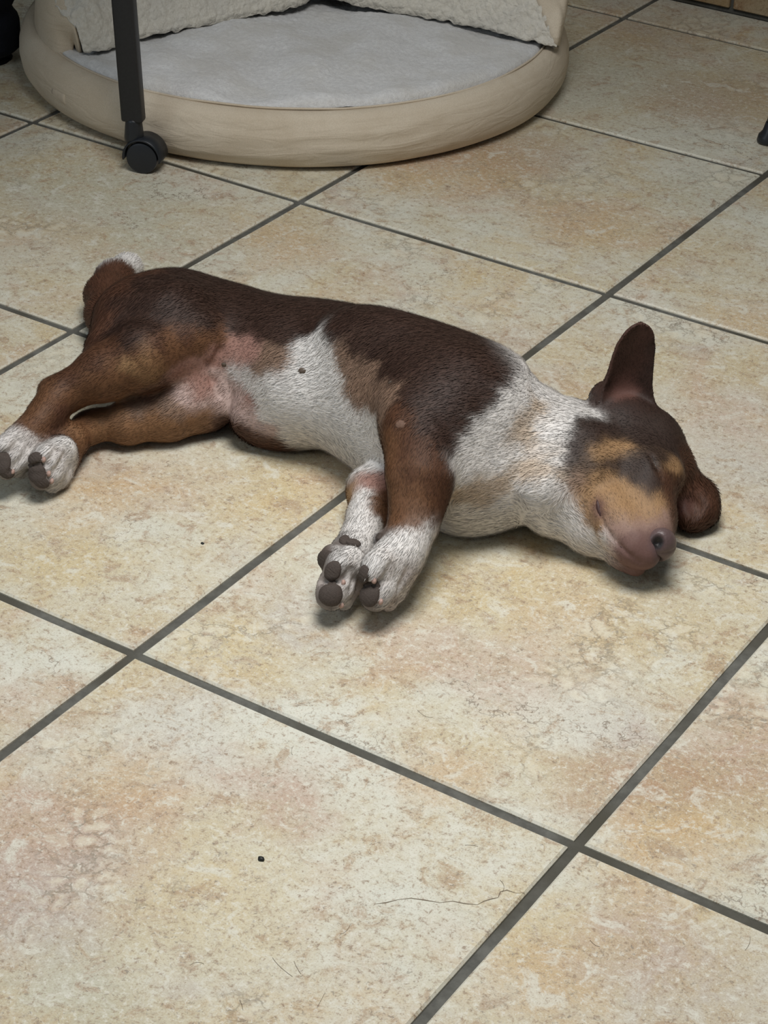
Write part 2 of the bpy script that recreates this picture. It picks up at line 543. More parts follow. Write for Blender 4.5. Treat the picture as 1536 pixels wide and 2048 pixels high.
# ---------------------------------------------------------------- rolling table, of which the photo shows one leg and its castor
M_BLACK = plain('black_powder_coat', lin(36, 37, 40), .45, .4, 300, .2, .1)
M_PLASTIC = plain('black_plastic', lin(30, 33, 38), .4, .45)
M_TOP = plain('dark_table_laminate', lin(70, 62, 56), .5, .3, 30, .2)
TX, TY = at(291, 339, 0)[:2]
table = empty('rolling_table', (TX, TY, 0))
tag(table, 'black rolling table with castor legs beside the dog bed', 'table')
TB = box_bm(-.74, .18, -.47, .03, .70, .728, .004)  # unseen top, made to overhang the leg so that it shades the left corner
from_bm('table_top', TB, M_TOP, table)
def table_leg(dx, dy):
    bm = box_bm(-.0145, .0145, -.010, .010, .068, .70, .0035, 2)
    bmesh.ops.rotate(bm, verts=bm.verts, cent=(0, 0, 0), matrix=Matrix.Rotation(DIR, 3, 'Z'))
    for v in bm.verts:                                        # the legs lean out a little
        v.co.x -= .045 * (v.co.z - .068) * math.cos(VR); v.co.y -= .045 * (v.co.z - .068) * math.sin(VR)
    bmesh.ops.translate(bm, verts=bm.verts, vec=(dx + LEGOFF[0], dy + LEGOFF[1], 0))
    leg = from_bm('leg', bm, M_BLACK, table)
    # castor: forked hood over a twin wheel
    c = Matrix.Translation((dx, dy, 0)) @ Matrix.Rotation(DIR, 4, 'Z')
    wv = []
    R = .0215
    for y0, y1 in ((-.0165, -.0035), (.0035, .0165)):
        vs, fs = lathe([(0, y0), (R - .0035, y0), (R - .0008, y0 + .0012), (R, y0 + .0035), (R, y1 - .0035), (R - .0008, y1 - .0012), (R - .0035, y1), (0, y1)], 40, 'y', (0, 0, R))
        wv.append((vs, fs))
    vs = [c @ Vector(p) for p in wv[0][0]] + [c @ Vector(p) for p in wv[1][0]]
    n0 = len(wv[0][0])
    fs = wv[0][1] + [tuple(i + n0 for i in f) for f in wv[1][1]]
    wh = from_py('castor_wheel', vs, fs, M_PLASTIC, leg)
    md = wh.modifiers.new('e', 'EDGE_SPLIT'); md.split_angle = .6
    # hood: arc band over the wheels
    hv, hf = [], []
    arc = np.linspace(math.radians(-8), math.radians(188), 25)
    for a in arc:
        for r, y in ((R + .0025, -.0175), (R + .0048, -.0165), (R + .0048, .0165), (R + .0025, .0175)):
            hv.append(c @ Vector((r * math.cos(a), y, R + r * math.sin(a))))
    for i in range(len(arc) - 1):
        for q in range(3):
            hf.append((i * 4 + q, i * 4 + q + 1, i * 4 + q + 5, i * 4 + q + 4))
        hf.append((i * 4 + 3, i * 4, i * 4 + 4, i * 4 + 7))
    hf += [(3, 2, 1, 0), tuple(range(len(hv) - 4, len(hv)))]
    from_py('castor_hood', hv, hf, M_PLASTIC, leg)
    st = lathe([(0, .040), (.0125, .040), (.0130, .046), (.0110, .068), (.0105, .072), (0, .072)], 24)
    from_py('castor_stem', [(x + dx + LEGOFF[0], y + dy + LEGOFF[1], z) for x, y, z in st[0]], st[1], M_PLASTIC, leg)
VR = math.atan2(.5453, .8377)
DIR = VR - .22
LEGOFF = (-.0135 * math.cos(VR), -.0135 * math.sin(VR))
for dx, dy in ((0, 0), (-.60, 0), (0, -.44), (-.60, -.44)):
    table_leg(dx, dy)

# ---------------------------------------------------------------- black bag on the floor at the left edge
BGX, BGY = at(-40, 115, 0)[:2]
bag = empty('cloth_bag', (BGX, BGY, 0))
tag(bag, 'dark navy cloth bag slumped on the floor left of the dog bed', 'bag')
M_BAG = plain('dark_navy_cloth', lin(24, 27, 36), .8, .2, 120, .3, .3)
def bag_mesh():
    n, k = 64, 46
    vs, fs = [], []
    for j in range(k + 1):
        f = j / k
        h = .30 * f
        r = .061 * min(1, math.sin(min(1, f * 13 + .02) * math.pi / 2)) ** .6
        r *= 1 - .22 * max(0, f - .25) - .5 * max(0, f - .8) ** 1.2
        r -= .010 * math.exp(-((f - .26) / .035) ** 2)
        if j == 0: r = .048
        for i in range(n):
            a = 2 * math.pi * i / n
            d = 1 + .03 * noise.noise(Vector((math.cos(a) * 1.5, math.sin(a) * 1.5, f * 4))) + .025 * noise.noise(Vector((math.cos(a) * 5, math.sin(a) * 5, f * 3)))
            vs.append((r * d * math.cos(a), r * d * math.sin(a), h))
    for j in range(k):
        for i in range(n):
            a, b = j * n + i, j * n + (i + 1) % n
            fs.append((a, b, b + n, a + n))
    fs += [tuple(reversed(range(n))), tuple(range(k * n, k * n + n))]
    return vs, fs
from_py('bag_body', *bag_mesh(), M_BAG, bag)
tube('strap', [(-.05, -.055, .26), (-.052, -.06, .31), (-.03, -.05, .36), (.02, -.05, .37), (.05, -.055, .33), (.05, -.055, .26)], .007, M_BAG, bag, 10)

# ---------------------------------------------------------------- chair at the right edge: one black foot in view
CX, CY = at(1534, 286, 0)[:2]
chair = empty('chair', (CX, CY, 0))
tag(chair, 'black splay-legged chair, only its rubber-tipped foot showing at the right edge', 'chair')
def splay(x, y, tx, ty):
    g = Vector((tx - x, ty - y, .43))
    lg = tube('leg', [Vector((x, y, .004)) + g * f for f in (0.05, .3, .6, 1)], .0085, M_BLACK, chair, 14, rad=lambda f: 1 + .35 * f)
    d = g.normalized()
    p = Vector((x, y, 0))
    tube('rubber_foot', [p + Vector((0, 0, .0005)), p + Vector((0, 0, .0035)), p + Vector((0, 0, .0075)) + d * .002, p + d * .016, p + d * .030], 1.0, M_PLASTIC, lg, 18,
         rad=lambda f: np.interp(f, [0, .25, .5, .75, 1], [.0125, .0150, .0140, .0112, .0100]))
for x, y, tx, ty in ((0, 0, .06, .03), (.40, -.04, .34, .0), (.42, .36, .36, .33), (.02, .40, .08, .36)):
    splay(x, y, tx, ty)
from_bm('seat', box_bm(.03, .39, -.02, .38, .43, .462, .012, 3), M_BLACK, chair)
for x in (.08, .36):
    tube('back_post', [(x, .36, .45), (x, .39, .62), (x, .42, .82)], .010, M_BLACK, chair, 12)
from_bm('backrest', box_bm(.06, .38, .385, .41, .60, .82, .010, 3), M_BLACK, chair)

# ---------------------------------------------------------------- crumbs on the tiles
M_CRUMB = plain('black_grit', lin(30, 32, 30), .5, .4)
def crumb(px, py, s, seed, label):
    bm = bmesh.new()
    bmesh.ops.create_icosphere(bm, subdivisions=2, radius=1)
    r = random.Random(seed)
    for v in bm.verts:
        k = 1 + .25 * noise.noise(v.co * 1.6 + Vector((seed, 0, 0)))
        v.co = Vector((v.co.x * s * k, v.co.y * s * .75 * k, max(-.55, v.co.z) * s * .55 * k))
    zmin = min(v.co.z for v in bm.verts)
    for v in bm.verts: v.co.z -= zmin
    o = from_bm('crumb', bm, M_CRUMB)
    p = at(px, py, 0)
    o.location = (p[0], p[1], .0003)
    tag(o, label, 'crumb', 'crumbs on the tiles')
crumb(522, 1720, .0030, 1, 'small black crumb alone on the pale front tile')
crumb(405, 1088, .0018, 5, 'tiny black crumb on the tile below the dog\'s belly')

# ---------------------------------------------------------------- the sleeping dog
# Body built as one implicit surface in the dog's own frame: u along its back (head = +u), v away from its belly, w up.
DOG_O = np.array([-0.0437, -0.0385, 0.0])
DOG_A = math.atan2(0.5453218, 0.837681)
UX = np.array([math.cos(DOG_A), math.sin(DOG_A), 0.0])
VX = np.array([-math.sin(DOG_A), math.cos(DOG_A), 0.0])
def L(x, y, z):
    p = at(x, y, z) - DOG_O
    return np.array([p @ UX, p @ VX, z])

VOX = 0.0018
LO = np.array([-0.41, -0.335, -0.008])
HI = np.array([0.40, 0.375, 0.215])
NX, NY, NZ = [int(math.ceil((HI[i] - LO[i]) / VOX)) for i in range(3)]
GX = (LO[0] + VOX * np.arange(NX)).astype(np.float32)
GY = (LO[1] + VOX * np.arange(NY)).astype(np.float32)
GZ = (LO[2] + VOX * np.arange(NZ)).astype(np.float32)
FIELD = np.full((NX, NY, NZ), 0.05, np.float32)
FLOW = []          # (point, direction, reach): which way the coat lies

def smin(a, b, k):
    if k <= 0: return np.minimum(a, b)
    h = np.clip(0.5 + 0.5 * (b - a) / k, 0, 1)
    return b + (a - b) * h - k * h * (1 - h)

def region(lo, hi, pad):
    s = []
    for g, a, b in ((GX, lo[0] - pad, hi[0] + pad), (GY, lo[1] - pad, hi[1] + pad), (GZ, lo[2] - pad, hi[2] + pad)):
        i0, i1 = np.searchsorted(g, (a, b))
        s.append(slice(i0, max(i1, i0 + 1)))
    return tuple(s)

def grid(s):
    return GX[s[0]][:, None, None], GY[s[1]][None, :, None], GZ[s[2]][None, None, :]

def cone(P, a, b, ra, rb):
    """distance to a cone with round ends"""
    x, y, z = P
    ba = b - a
    l2 = float(ba @ ba) + 1e-12
    t = np.clip(((x - a[0]) * ba[0] + (y - a[1]) * ba[1] + (z - a[2]) * ba[2]) / l2, 0, 1)
    dx, dy, dz = x - a[0] - t * ba[0], y - a[1] - t * ba[1], z - a[2] - t * ba[2]
    return np.sqrt(dx * dx + dy * dy + dz * dz) - (ra + (rb - ra) * t)

def chain(pts, k=0.012, sub=False, kin=0.012, flow=True):
    q = [(L(*p[:3]), p[3]) for p in pts]
    A = np.array([p for p, r in q]); r = max(r for p, r in q)
    s = region(A.min(0) - r, A.max(0) + r, 0.016 + k)
    P = grid(s)
    d = None
    for (a, ra), (b, rb) in zip(q[:-1], q[1:]):
        e = cone(P, a, b, ra, rb)
        d = e if d is None else smin(d, e, kin)
        if flow and not sub:
            n = b - a
            for f in (0.2, 0.8):
                FLOW.append((a + n * f, n / (np.linalg.norm(n) + 1e-9), ra + (rb - ra) * f))
    if sub: FIELD[s] = -smin(-FIELD[s], d, k)
    else: FIELD[s] = smin(FIELD[s], d, k)

def blob(px, rad, axes=None, k=0.015, sub=False, flow=None):
    c = L(*px)
    R = np.eye(3) if axes is None else np.array(axes, float)
    R = R / np.linalg.norm(R, axis=1)[:, None]
    r = max(rad)
    s = region(c - r, c + r, 0.016 + k)
    x, y, z = grid(s)
    q = [((x - c[0]) * R[i, 0] + (y - c[1]) * R[i, 1] + (z - c[2]) * R[i, 2]) / rad[i] for i in range(3)]
    k0 = np.sqrt(q[0] ** 2 + q[1] ** 2 + q[2] ** 2)
    k1 = np.sqrt((q[0] / rad[0]) ** 2 + (q[1] / rad[1]) ** 2 + (q[2] / rad[2]) ** 2) + 1e-6
    d = np.where(k0 < 1e-3, -min(rad), k0 * (k0 - 1) / k1)
    if sub: FIELD[s] = -smin(-FIELD[s], d, k)
    else: FIELD[s] = smin(FIELD[s], d, k)
    if flow is not None: FLOW.append((c, np.array(flow, float) / np.linalg.norm(flow), r * .7))

def catmull(xs, ys, q):
    """smooth interpolation of station values along u"""
    xs = np.asarray(xs); ys = np.asarray(ys)
    m = np.gradient(ys, xs, axis=0)
    i = np.clip(np.searchsorted(xs, q) - 1, 0, len(xs) - 2)
    h = (xs[i + 1] - xs[i]); t = np.clip((q - xs[i]) / h, 0, 1)
    t2, t3 = t * t, t * t * t
    return (2 * t3 - 3 * t2 + 1) * ys[i] + (t3 - 2 * t2 + t) * h * m[i] + (-2 * t3 + 3 * t2) * ys[i + 1] + (t3 - t2) * h * m[i + 1]

# trunk and neck: oval stations (photo x, y of the centre, half height, half depth)
STATIONS = [
    (208, 668, .014, .018, .060), (240, 662, .034, .042, .062), (290, 656, .050, .056, .066), (350, 668, .064, .075, .067),
    (450, 689, .065, .080, .064), (555, 731, .069, .092, .067), (645, 746, .071, .096, .069), (735, 784, .080, .104, .077),
    (825, 832, .084, .106, .081), (910, 868, .082, .104, .080), (985, 884, .072, .094, .070), (1060, 902, .064, .086, .062),
    (1130, 926, .060, .080, .058), (1190, 944, .056, .072, .056), (1235, 950, .040, .050, .054), (1262, 955, .014, .018, .054)]
def trunk():
    S = [(L(x, y, c), a, b) for x, y, a, b, c in STATIONS]
    us = np.array([p[0] for p, a, b in S])
    s = (slice(int((us[0] - LO[0] - .03) / VOX), int((us[-1] - LO[0] + .03) / VOX)), slice(0, NY), slice(0, NZ))
    gx, gy, gz = grid(s)
    u = gx[:, 0, 0]
    f = lambda vals: catmull(us, np.array(vals), np.clip(u, us[0], us[-1])).astype(np.float32)[:, None, None]
    cv, cz = f([p[1] for p, a, b in S]), f([p[2] for p, a, b in S])
    a, b = f([a for p, a, b in S]), f([b for p, a, b in S])
    over = np.maximum(np.maximum(us[0] - u, u - us[-1]), 0)[:, None, None]
    y, z = (gy - cv) / b, (gz - cz) / a
    k0 = np.sqrt(y * y + z * z)
    k1 = np.sqrt((y / b) ** 2 + (z / a) ** 2) + 1e-5
    d = k0 * (k0 - 1) / k1
    d = np.where(k0 < .05, -np.minimum(a, b), d)
    d = np.sqrt(np.maximum(d, 0) ** 2 + over ** 2) + np.minimum(d, 0) * (over <= 0)
    FIELD[s] = np.minimum(FIELD[s], np.minimum(d, .05))
    for (p, a, b) in S[:12]:
        for dv in (-.7, 0, .7):
            FLOW.append((p + np.array([0, dv * b, a * .8]), np.array([-1, -.35 if dv < .3 else 0, 0]) / (1.06 if dv < .3 else 1), .05))
    for (p, a, b) in S[12:]:
        FLOW.append((p + np.array([0, 0, a]), np.array([-1, -.2, 0]), .03))
trunk()

# tail, laid up along the rump
chain([(240, 660, .045, .022), (212, 630, .034, .021), (212, 592, .028, .0225), (230, 560, .027, .0215), (254, 537, .025, .0155), (270, 520, .022, .008)], .005)
# rump, loin and ribs
blob((340, 618, .095), (.05, .036, .03), k=.025)
blob((840, 700, .14), (.10, .035, .022), ((1, -.4, 0), (.4, 1, 0), (0, 0, 1)), k=.04)
blob((560, 835, .034), (.052, .030, .036), k=.02)            # slack belly on the floor
# lower hind leg
chain([(350, 715, .050, .052), (398, 785, .040, .041)], .015)
chain([(400, 793, .038, .037), (335, 824, .031, .029), (255, 846, .026, .0205), (200, 849, .0235, .0135), (176, 856, .0235, .0150),
       (140, 884, .026, .0160), (118, 908, .027, .0185)], .010)
blob((196, 838, .030), (.010, .008, .008), k=.008)
chain([(122, 902, .036, .0160), (94, 917, .040, .0140), (80, 926, .038, .0115)], .005, kin=.006)
chain([(120, 912, .027, .0170), (98, 942, .027, .0150), (84, 955, .024, .0130)], .005, kin=.006)
chain([(136, 915, .018, .0135), (118, 950, .016, .0115), (104, 968, .0125, .0095)], .004, kin=.006)
# upper hind leg
chain([(312, 650, .092, .048), (345, 650, .108, .042), (392, 672, .105, .028)], .040)
chain([(268, 655, .096, .044), (232, 705, .086, .033)], .03)
chain([(385, 672, .104, .030), (285, 712, .097, .034), (205, 748, .082, .027), (140, 780, .068, .0185), (114, 795, .064, .0170),
       (92, 830, .056, .0165), (62, 868, .046, .0165), (42, 888, .042, .0175)], .012)
blob((102, 778, .066), (.012, .010, .010), k=.012)
chain([(40, 880, .048, .016), (10, 902, .046, .0140), (-12, 918, .042, .0115)], .005, kin=.006)
chain([(46, 890, .042, .016), (28, 918, .038, .0140), (12, 936, .034, .0120)], .005, kin=.006)
chain([(56, 885, .036, .014), (50, 915, .030, .0115), (34, 938, .025, .0090)], .004, kin=.006)
# lower front leg
chain([(810, 955, .040, .036), (748, 982, .034, .0245), (736, 1035, .034, .0185), (722, 1072, .033, .0165), (702, 1110, .033, .0180), (690, 1135, .032, .0190)], .006)
chain([(700, 1120, .045, .0135), (682, 1132, .046, .0140), (674, 1142, .044, .0120)], .004, kin=.006)
chain([(690, 1140, .030, .0170), (672, 1172, .030, .0160), (662, 1190, .027, .0145)], .004, kin=.006)
chain([(712, 1130, .026, .0135), (704, 1165, .021, .0110), (688, 1203, .014, .0085)], .004, kin=.006)
blob((664, 1118, .040), (.012, .012, .015), k=.006)             # heel pad
# upper front leg: shoulder, arm, forearm, pastern, toes
blob((905, 800, .125), (.070, .055, .042), ((1, .3, 0), (-.3, 1, 0), (0, 0, 1)), k=.035)
chain([(925, 815, .120, .050), (838, 858, .118, .036)], .025)
chain([(842, 850, .118, .036), (846, 900, .108, .034), (842, 955, .092, .0305), (834, 1010, .074, .0240), (827, 1050, .062, .0205),
       (806, 1096, .052, .0205), (786, 1130, .045, .0215), (772, 1152, .040, .0205)], .008)
chain([(806, 838, .126, .015), (799, 872, .122, .010), (796, 950, .100, .0075), (800, 1010, .080, .006)], .008)
blob((802, 848, .134), (.009, .009, .008), k=.006)
chain([(782, 1112, .056, .0145), (758, 1132, .056, .0145), (746, 1148, .053, .0120)], .004, kin=.006)
chain([(776, 1150, .040, .0165), (762, 1178, .036, .0155), (750, 1194, .032, .0135)], .004, kin=.006)
chain([(800, 1140, .034, .0135), (790, 1175, .026, .0115), (776, 1204, .019, .0090)], .004, kin=.006)
chain([(812, 1120, .036, .011), (806, 1160, .026, .0085), (794, 1190, .019, .0065)], .004, kin=.006)
chain([(775, 1076, .058, .009), (762, 1078, .056, .0075)], .003, kin=.006)      # stopper pad
# breast, throat folds
blob((940, 985, .040), (.050, .040, .040), k=.03)
chain([(1084, 812, .084, .020), (1048, 870, .092, .019), (1004, 930, .080, .016)], .010, flow=False)
chain([(1146, 842, .084, .021), (1104, 890, .092, .022), (1082, 975, .070, .020), (1092, 1020, .040, .018)], .010, flow=False)
chain([(1120, 1010, .045, .030), (1190, 1060, .030, .024), (1228, 1092, .022, .014)], .02)
# head, lying on its left cheek, muzzle toward the photographer
HF = L(1312, 1080, .046) - L(1243, 915, .058); HF /= np.linalg.norm(HF)
HD = np.array([.974, .227, 0.05]); HD = HD - HF * (HD @ HF); HD /= np.linalg.norm(HD)
HL = np.cross(HD, HF) * np.sign(np.cross(HD, HF)[2])
HAX = (HF, HD, HL)
blob((1247, 918, .058), (.064, .057, .052), HAX, k=.014, flow=-HF)
blob((1190, 962, .056), (.044, .034, .040), HAX, k=.02, flow=-HF)
blob((1312, 905, .062), (.040, .026, .040), HAX, k=.02, flow=-HF - .3 * HD)
blob((1300, 940, .083), (.020, .015, .015), HAX, k=.014)                # closed eye
blob((1338, 948, .072), (.018, .014, .018), HAX, k=.016)                # brow
chain([(1262, 965, .060, .040), (1283, 1012, .054, .0300), (1298, 1048, .049, .0235), (1308, 1074, .046, .0165)], .018, flow=False)
FLOW.append((L(1280, 1020, .085), -HF + .2 * HL, .04)); FLOW.append((L(1300, 1070, .07), -HF, .03))
chain([(1222, 1020, .058, .022), (1246, 1062, .049, .0205), (1272, 1094, .041, .0175), (1290, 1108, .037, .0140)], .010, flow=False)   # upper lip
chain([(1186, 1022, .038, .028), (1222, 1076, .027, .0185), (1250, 1108, .022, .0140), (1272, 1132, .018, .0100)], .004)
# crease of the mouth, its corner, nostril, eyelids
# folded lower ear
chain([(1345, 950, .045, .026), (1372, 985, .028, .020), (1378, 1030, .018, .015)], .012)
chain([(1374, 975, .024, .016), (1398, 995, .022, .017), (1402, 1020, .019, .016), (1388, 1038, .015, .013)], .006)
blob((1392, 1012, .036), (.010, .014, .010), k=.006, sub=True)

def ear():
    base, tip = L(1252, 822, .098), L(1286, 652, .194)
    t_ = tip - base; H = np.linalg.norm(t_); t_ /= H
    w_ = np.array([1.0, .15, 0]); w_ -= t_ * (w_ @ t_); w_ /= np.linalg.norm(w_)
    n_ = np.cross(w_, t_); n_ *= -np.sign(n_[1])              # n_ points to the hollow side
    s = region(np.minimum(base, tip) - .05, np.maximum(base, tip) + .05, .01)
    x, y, z = grid(s)
    r = (x - base[0], y - base[1], z - base[2])
    dt = lambda e: r[0] * e[0] + r[1] * e[1] + r[2] * e[2]
    T_, W_, N_ = dt(t_) / H, dt(w_), dt(n_)
    hs = [-.3, 0, .15, .3, .45, .6, .75, .9, .97, 1.0]
    le = [.026, .027, .031, .030, .0265, .0245, .0215, .0155, .0095, .003]
    ri = [.026, .027, .024, .021, .0195, .0190, .0180, .0140, .0090, .003]
    tl = np.interp(T_, hs, le); tr = np.interp(T_, hs, ri)
    lat = np.maximum(-W_ - tl, W_ - tr)
    out = np.maximum(lat, np.maximum(T_ - 1, -T_ - .25) * H)
    hw = (tl + tr) / 2; mid = (tr - tl) / 2
    q = np.clip((W_ - mid) / hw, -1.3, 1.3)
    cup = (.016 * np.clip(1 - T_, .25, 1)) * (q * q) - .008
    th = np.interp(T_, [-.2, .15, .5, 1], [.009, .006, .0034, .0026])
    pl = np.abs(N_ - cup) - th
    d = smin(pl, out, 0) * 0 + np.maximum(pl, out) + .002
    k = np.clip(d, 0, None)
    FIELD[s] = smin(FIELD[s], d - .002, .006)
    for f in (.1, .4, .8): FLOW.append((base + t_ * H * f, t_, .03))
ear()
chain([(1205, 806, .104, .008), (1199, 790, .116, .0065), (1206, 772, .124, .005)], .006, flow=False)
blob((1240, 835, .096), (.034, .026, .022), k=.014)

# resting on the floor: flat where it touches
FIELD[:] = np.maximum(FIELD, (0.0012 - GZ)[None, None, :])

def surface_nets(F, lo, h):
    S = F < 0
    c = np.zeros(tuple(n - 1 for n in F.shape), np.uint8)
    for i in (0, 1):
        for j in (0, 1):
            for k in (0, 1):
                c += S[i:i + c.shape[0], j:j + c.shape[1], k:k + c.shape[2]]
    act = (c > 0) & (c < 8)
    ci = np.argwhere(act)
    idx = np.full(act.shape, -1, np.int32)
    idx[act] = np.arange(len(ci))
    acc = np.zeros((len(ci), 3)); cnt = np.zeros(len(ci))
    for ax in range(3):
        o = [a for a in range(3) if a != ax]
        for p in (0, 1):
            for q in (0, 1):
                a = ci.copy(); a[:, o[0]] += p; a[:, o[1]] += q
                b = a.copy(); b[:, ax] += 1
                fa, fb = F[a[:, 0], a[:, 1], a[:, 2]], F[b[:, 0], b[:, 1], b[:, 2]]
                m = (fa < 0) != (fb < 0)
                t = np.where(m, fa / np.where(m, fa - fb, 1), 0)
                pt = a.astype(float); pt[:, ax] += t
                acc[m] += pt[m]; cnt[m] += 1
    V = lo + h * acc / cnt[:, None]
    quads = []
    for ax in range(3):
        o = [a for a in range(3) if a != ax]
        sl0 = [slice(None)] * 3; sl1 = [slice(None)] * 3
        sl0[ax] = slice(0, -1); sl1[ax] = slice(1, None)
        A, B = S[tuple(sl0)], S[tuple(sl1)]
        e = np.argwhere(A != B)
        e = e[(e[:, o[0]] > 0) & (e[:, o[1]] > 0) & (e[:, o[0]] < F.shape[o[0]] - 1) & (e[:, o[1]] < F.shape[o[1]] - 1)]
        cell = lambda p, q: idx[tuple((e - np.array([p if a == o[0] else q if a == o[1] else 0 for a in range(3)])).T)]
        qd = np.stack([cell(0, 0), cell(1, 0), cell(1, 1), cell(0, 1)], 1)
        flip = A[tuple(e.T)] if ax != 1 else ~A[tuple(e.T)]
        qd[~flip] = qd[~flip][:, ::-1]
        quads.append(qd)
    return V, np.concatenate(quads)

def sample(F, p):
    g = (p - LO) / VOX
    i = np.clip(np.floor(g).astype(int), 0, np.array(F.shape) - 2)
    t = g - i
    r = 0
    for a in (0, 1):
        for b in (0, 1):
            for c in (0, 1):
                w = (t[:, 0] if a else 1 - t[:, 0]) * (t[:, 1] if b else 1 - t[:, 1]) * (t[:, 2] if c else 1 - t[:, 2])
                r = r + w * F[i[:, 0] + a, i[:, 1] + b, i[:, 2] + c]
    return r
def normal_at(p, e=.0022):
    g = np.stack([sample(FIELD, p + d) - sample(FIELD, p - d) for d in np.eye(3) * e], 1)
    return g / (np.linalg.norm(g, axis=1)[:, None] + 1e-9)

def hit(x, y):
    """point of the dog's surface under photo pixel x, y (dog frame)"""
    d = CAM_R.T @ np.array([(x - 768) / CAM_F, (y - 1024) / CAM_F, 1.0]); d /= np.linalg.norm(d)
    o = CAM_C - DOG_O
    f = lambda a: np.array([a @ UX, a @ VX, a[2]])
    o, d = f(o), f(d)
    t = np.linspace((.21 - o[2]) / d[2], (.001 - o[2]) / d[2], 900)
    p = o + t[:, None] * d
    ok = np.all((p > LO + .002) & (p < HI - .004), 1)
    s = np.full(len(p), 1.0); s[ok] = sample(FIELD, p[ok])
    if (s < 0).any(): return p[np.argmax(s < 0)]
    return p[np.argmin(s)]

def groove(pts, r, k, depth=.3):
    """a crease cut into the surface along photo points"""
    q = [hit(*p) for p in pts]
    for a, b in zip(q[:-1], q[1:]):
        s = region(np.minimum(a, b) - r, np.maximum(a, b) + r, .01 + k)
        FIELD[s] = -smin(-FIELD[s], cone(grid(s), a, b, r, r), k)
groove([(1197, 1003), (1199, 1026), (1208, 1050), (1222, 1070), (1240, 1092), (1262, 1112), (1280, 1126)], .0016, .0022)
groove([(1312, 1080), (1315, 1083)], .0042, .002)      # room for the nostril
groove([(1304, 912), (1313, 934), (1326, 958)], .0018, .004)
groove([(440, 700), (425, 730), (428, 765), (438, 790)], .0022, .006)
groove([(412, 725), (422, 760)], .0018, .004)
# toes
TOE_CLEFTS = [
    ([(716, 1172), (735, 1171), (752, 1170), (768, 1160), (778, 1143), (782, 1128)], .0030), ([(790, 1200), (800, 1170), (812, 1150), (818, 1132)], .0020),
    ([(640, 1162), (660, 1165), (680, 1164), (692, 1156), (702, 1138)], .0030), ([(700, 1182), (706, 1158)], .0018),
    ([(58, 932), (75, 930), (92, 928), (106, 912), (112, 900)], .0028), ([(100, 956), (110, 942), (122, 924), (130, 908)], .0022),
    ([(0, 905), (14, 907), (28, 896), (38, 880)], .0030), ([(20, 942), (34, 928), (50, 908), (58, 892)], .0024)]
TOE_CLEFTS = [([tuple(q) for q in pts], r) for pts, r in TOE_CLEFTS]
PADS = [(665, 1142, .0098, .0105, .0024, .2), (661, 1190, .0135, .0145, .0028, .6), (650, 1119, .0100, .0130, .0024, .9),
        (706, 1087, .0075, .0052, .0030, .2), (689, 1081, .0055, .0070, .0026, .3),
        (726, 1150, .0075, .0115, .0024, .2), (737, 1191, .0120, .0140, .0028, .5), (759, 1075, .0045, .0070, .0024, .2),
        (69, 917, .0085, .0080, .0024, .3), (73, 945, .0125, .0110, .0028, .4), (82, 965, .0100, .0065, .0024, .6),
        (3, 929, .0100, .0130, .0026, .4), (13, 947, .0090, .0065, .0022, .5)]
CLEFT_AT = [hit(*p) for pts, r in TOE_CLEFTS for p in pts]
for pts, r in TOE_CLEFTS: groove(pts, r, .003)

BV, BQ = surface_nets(FIELD, LO, VOX)
# keep the one connected body, relax the voxel steps
def relax(V, Q, n):
    e = np.concatenate([Q[:, [0, 1]], Q[:, [1, 2]], Q[:, [2, 3]], Q[:, [3, 0]]])
    e = np.concatenate([e, e[:, ::-1]])
    cnt = np.bincount(e[:, 0], minlength=len(V))[:, None]
    for i in range(n):
        s = np.stack([np.bincount(e[:, 0], V[e[:, 1], a], len(V)) for a in range(3)], 1) / np.maximum(cnt, 1)
        V = V + (s - V) * (.6 if i % 2 == 0 else -.3 if n > 4 else .6)
    return V
BV = relax(BV, BQ, 3)


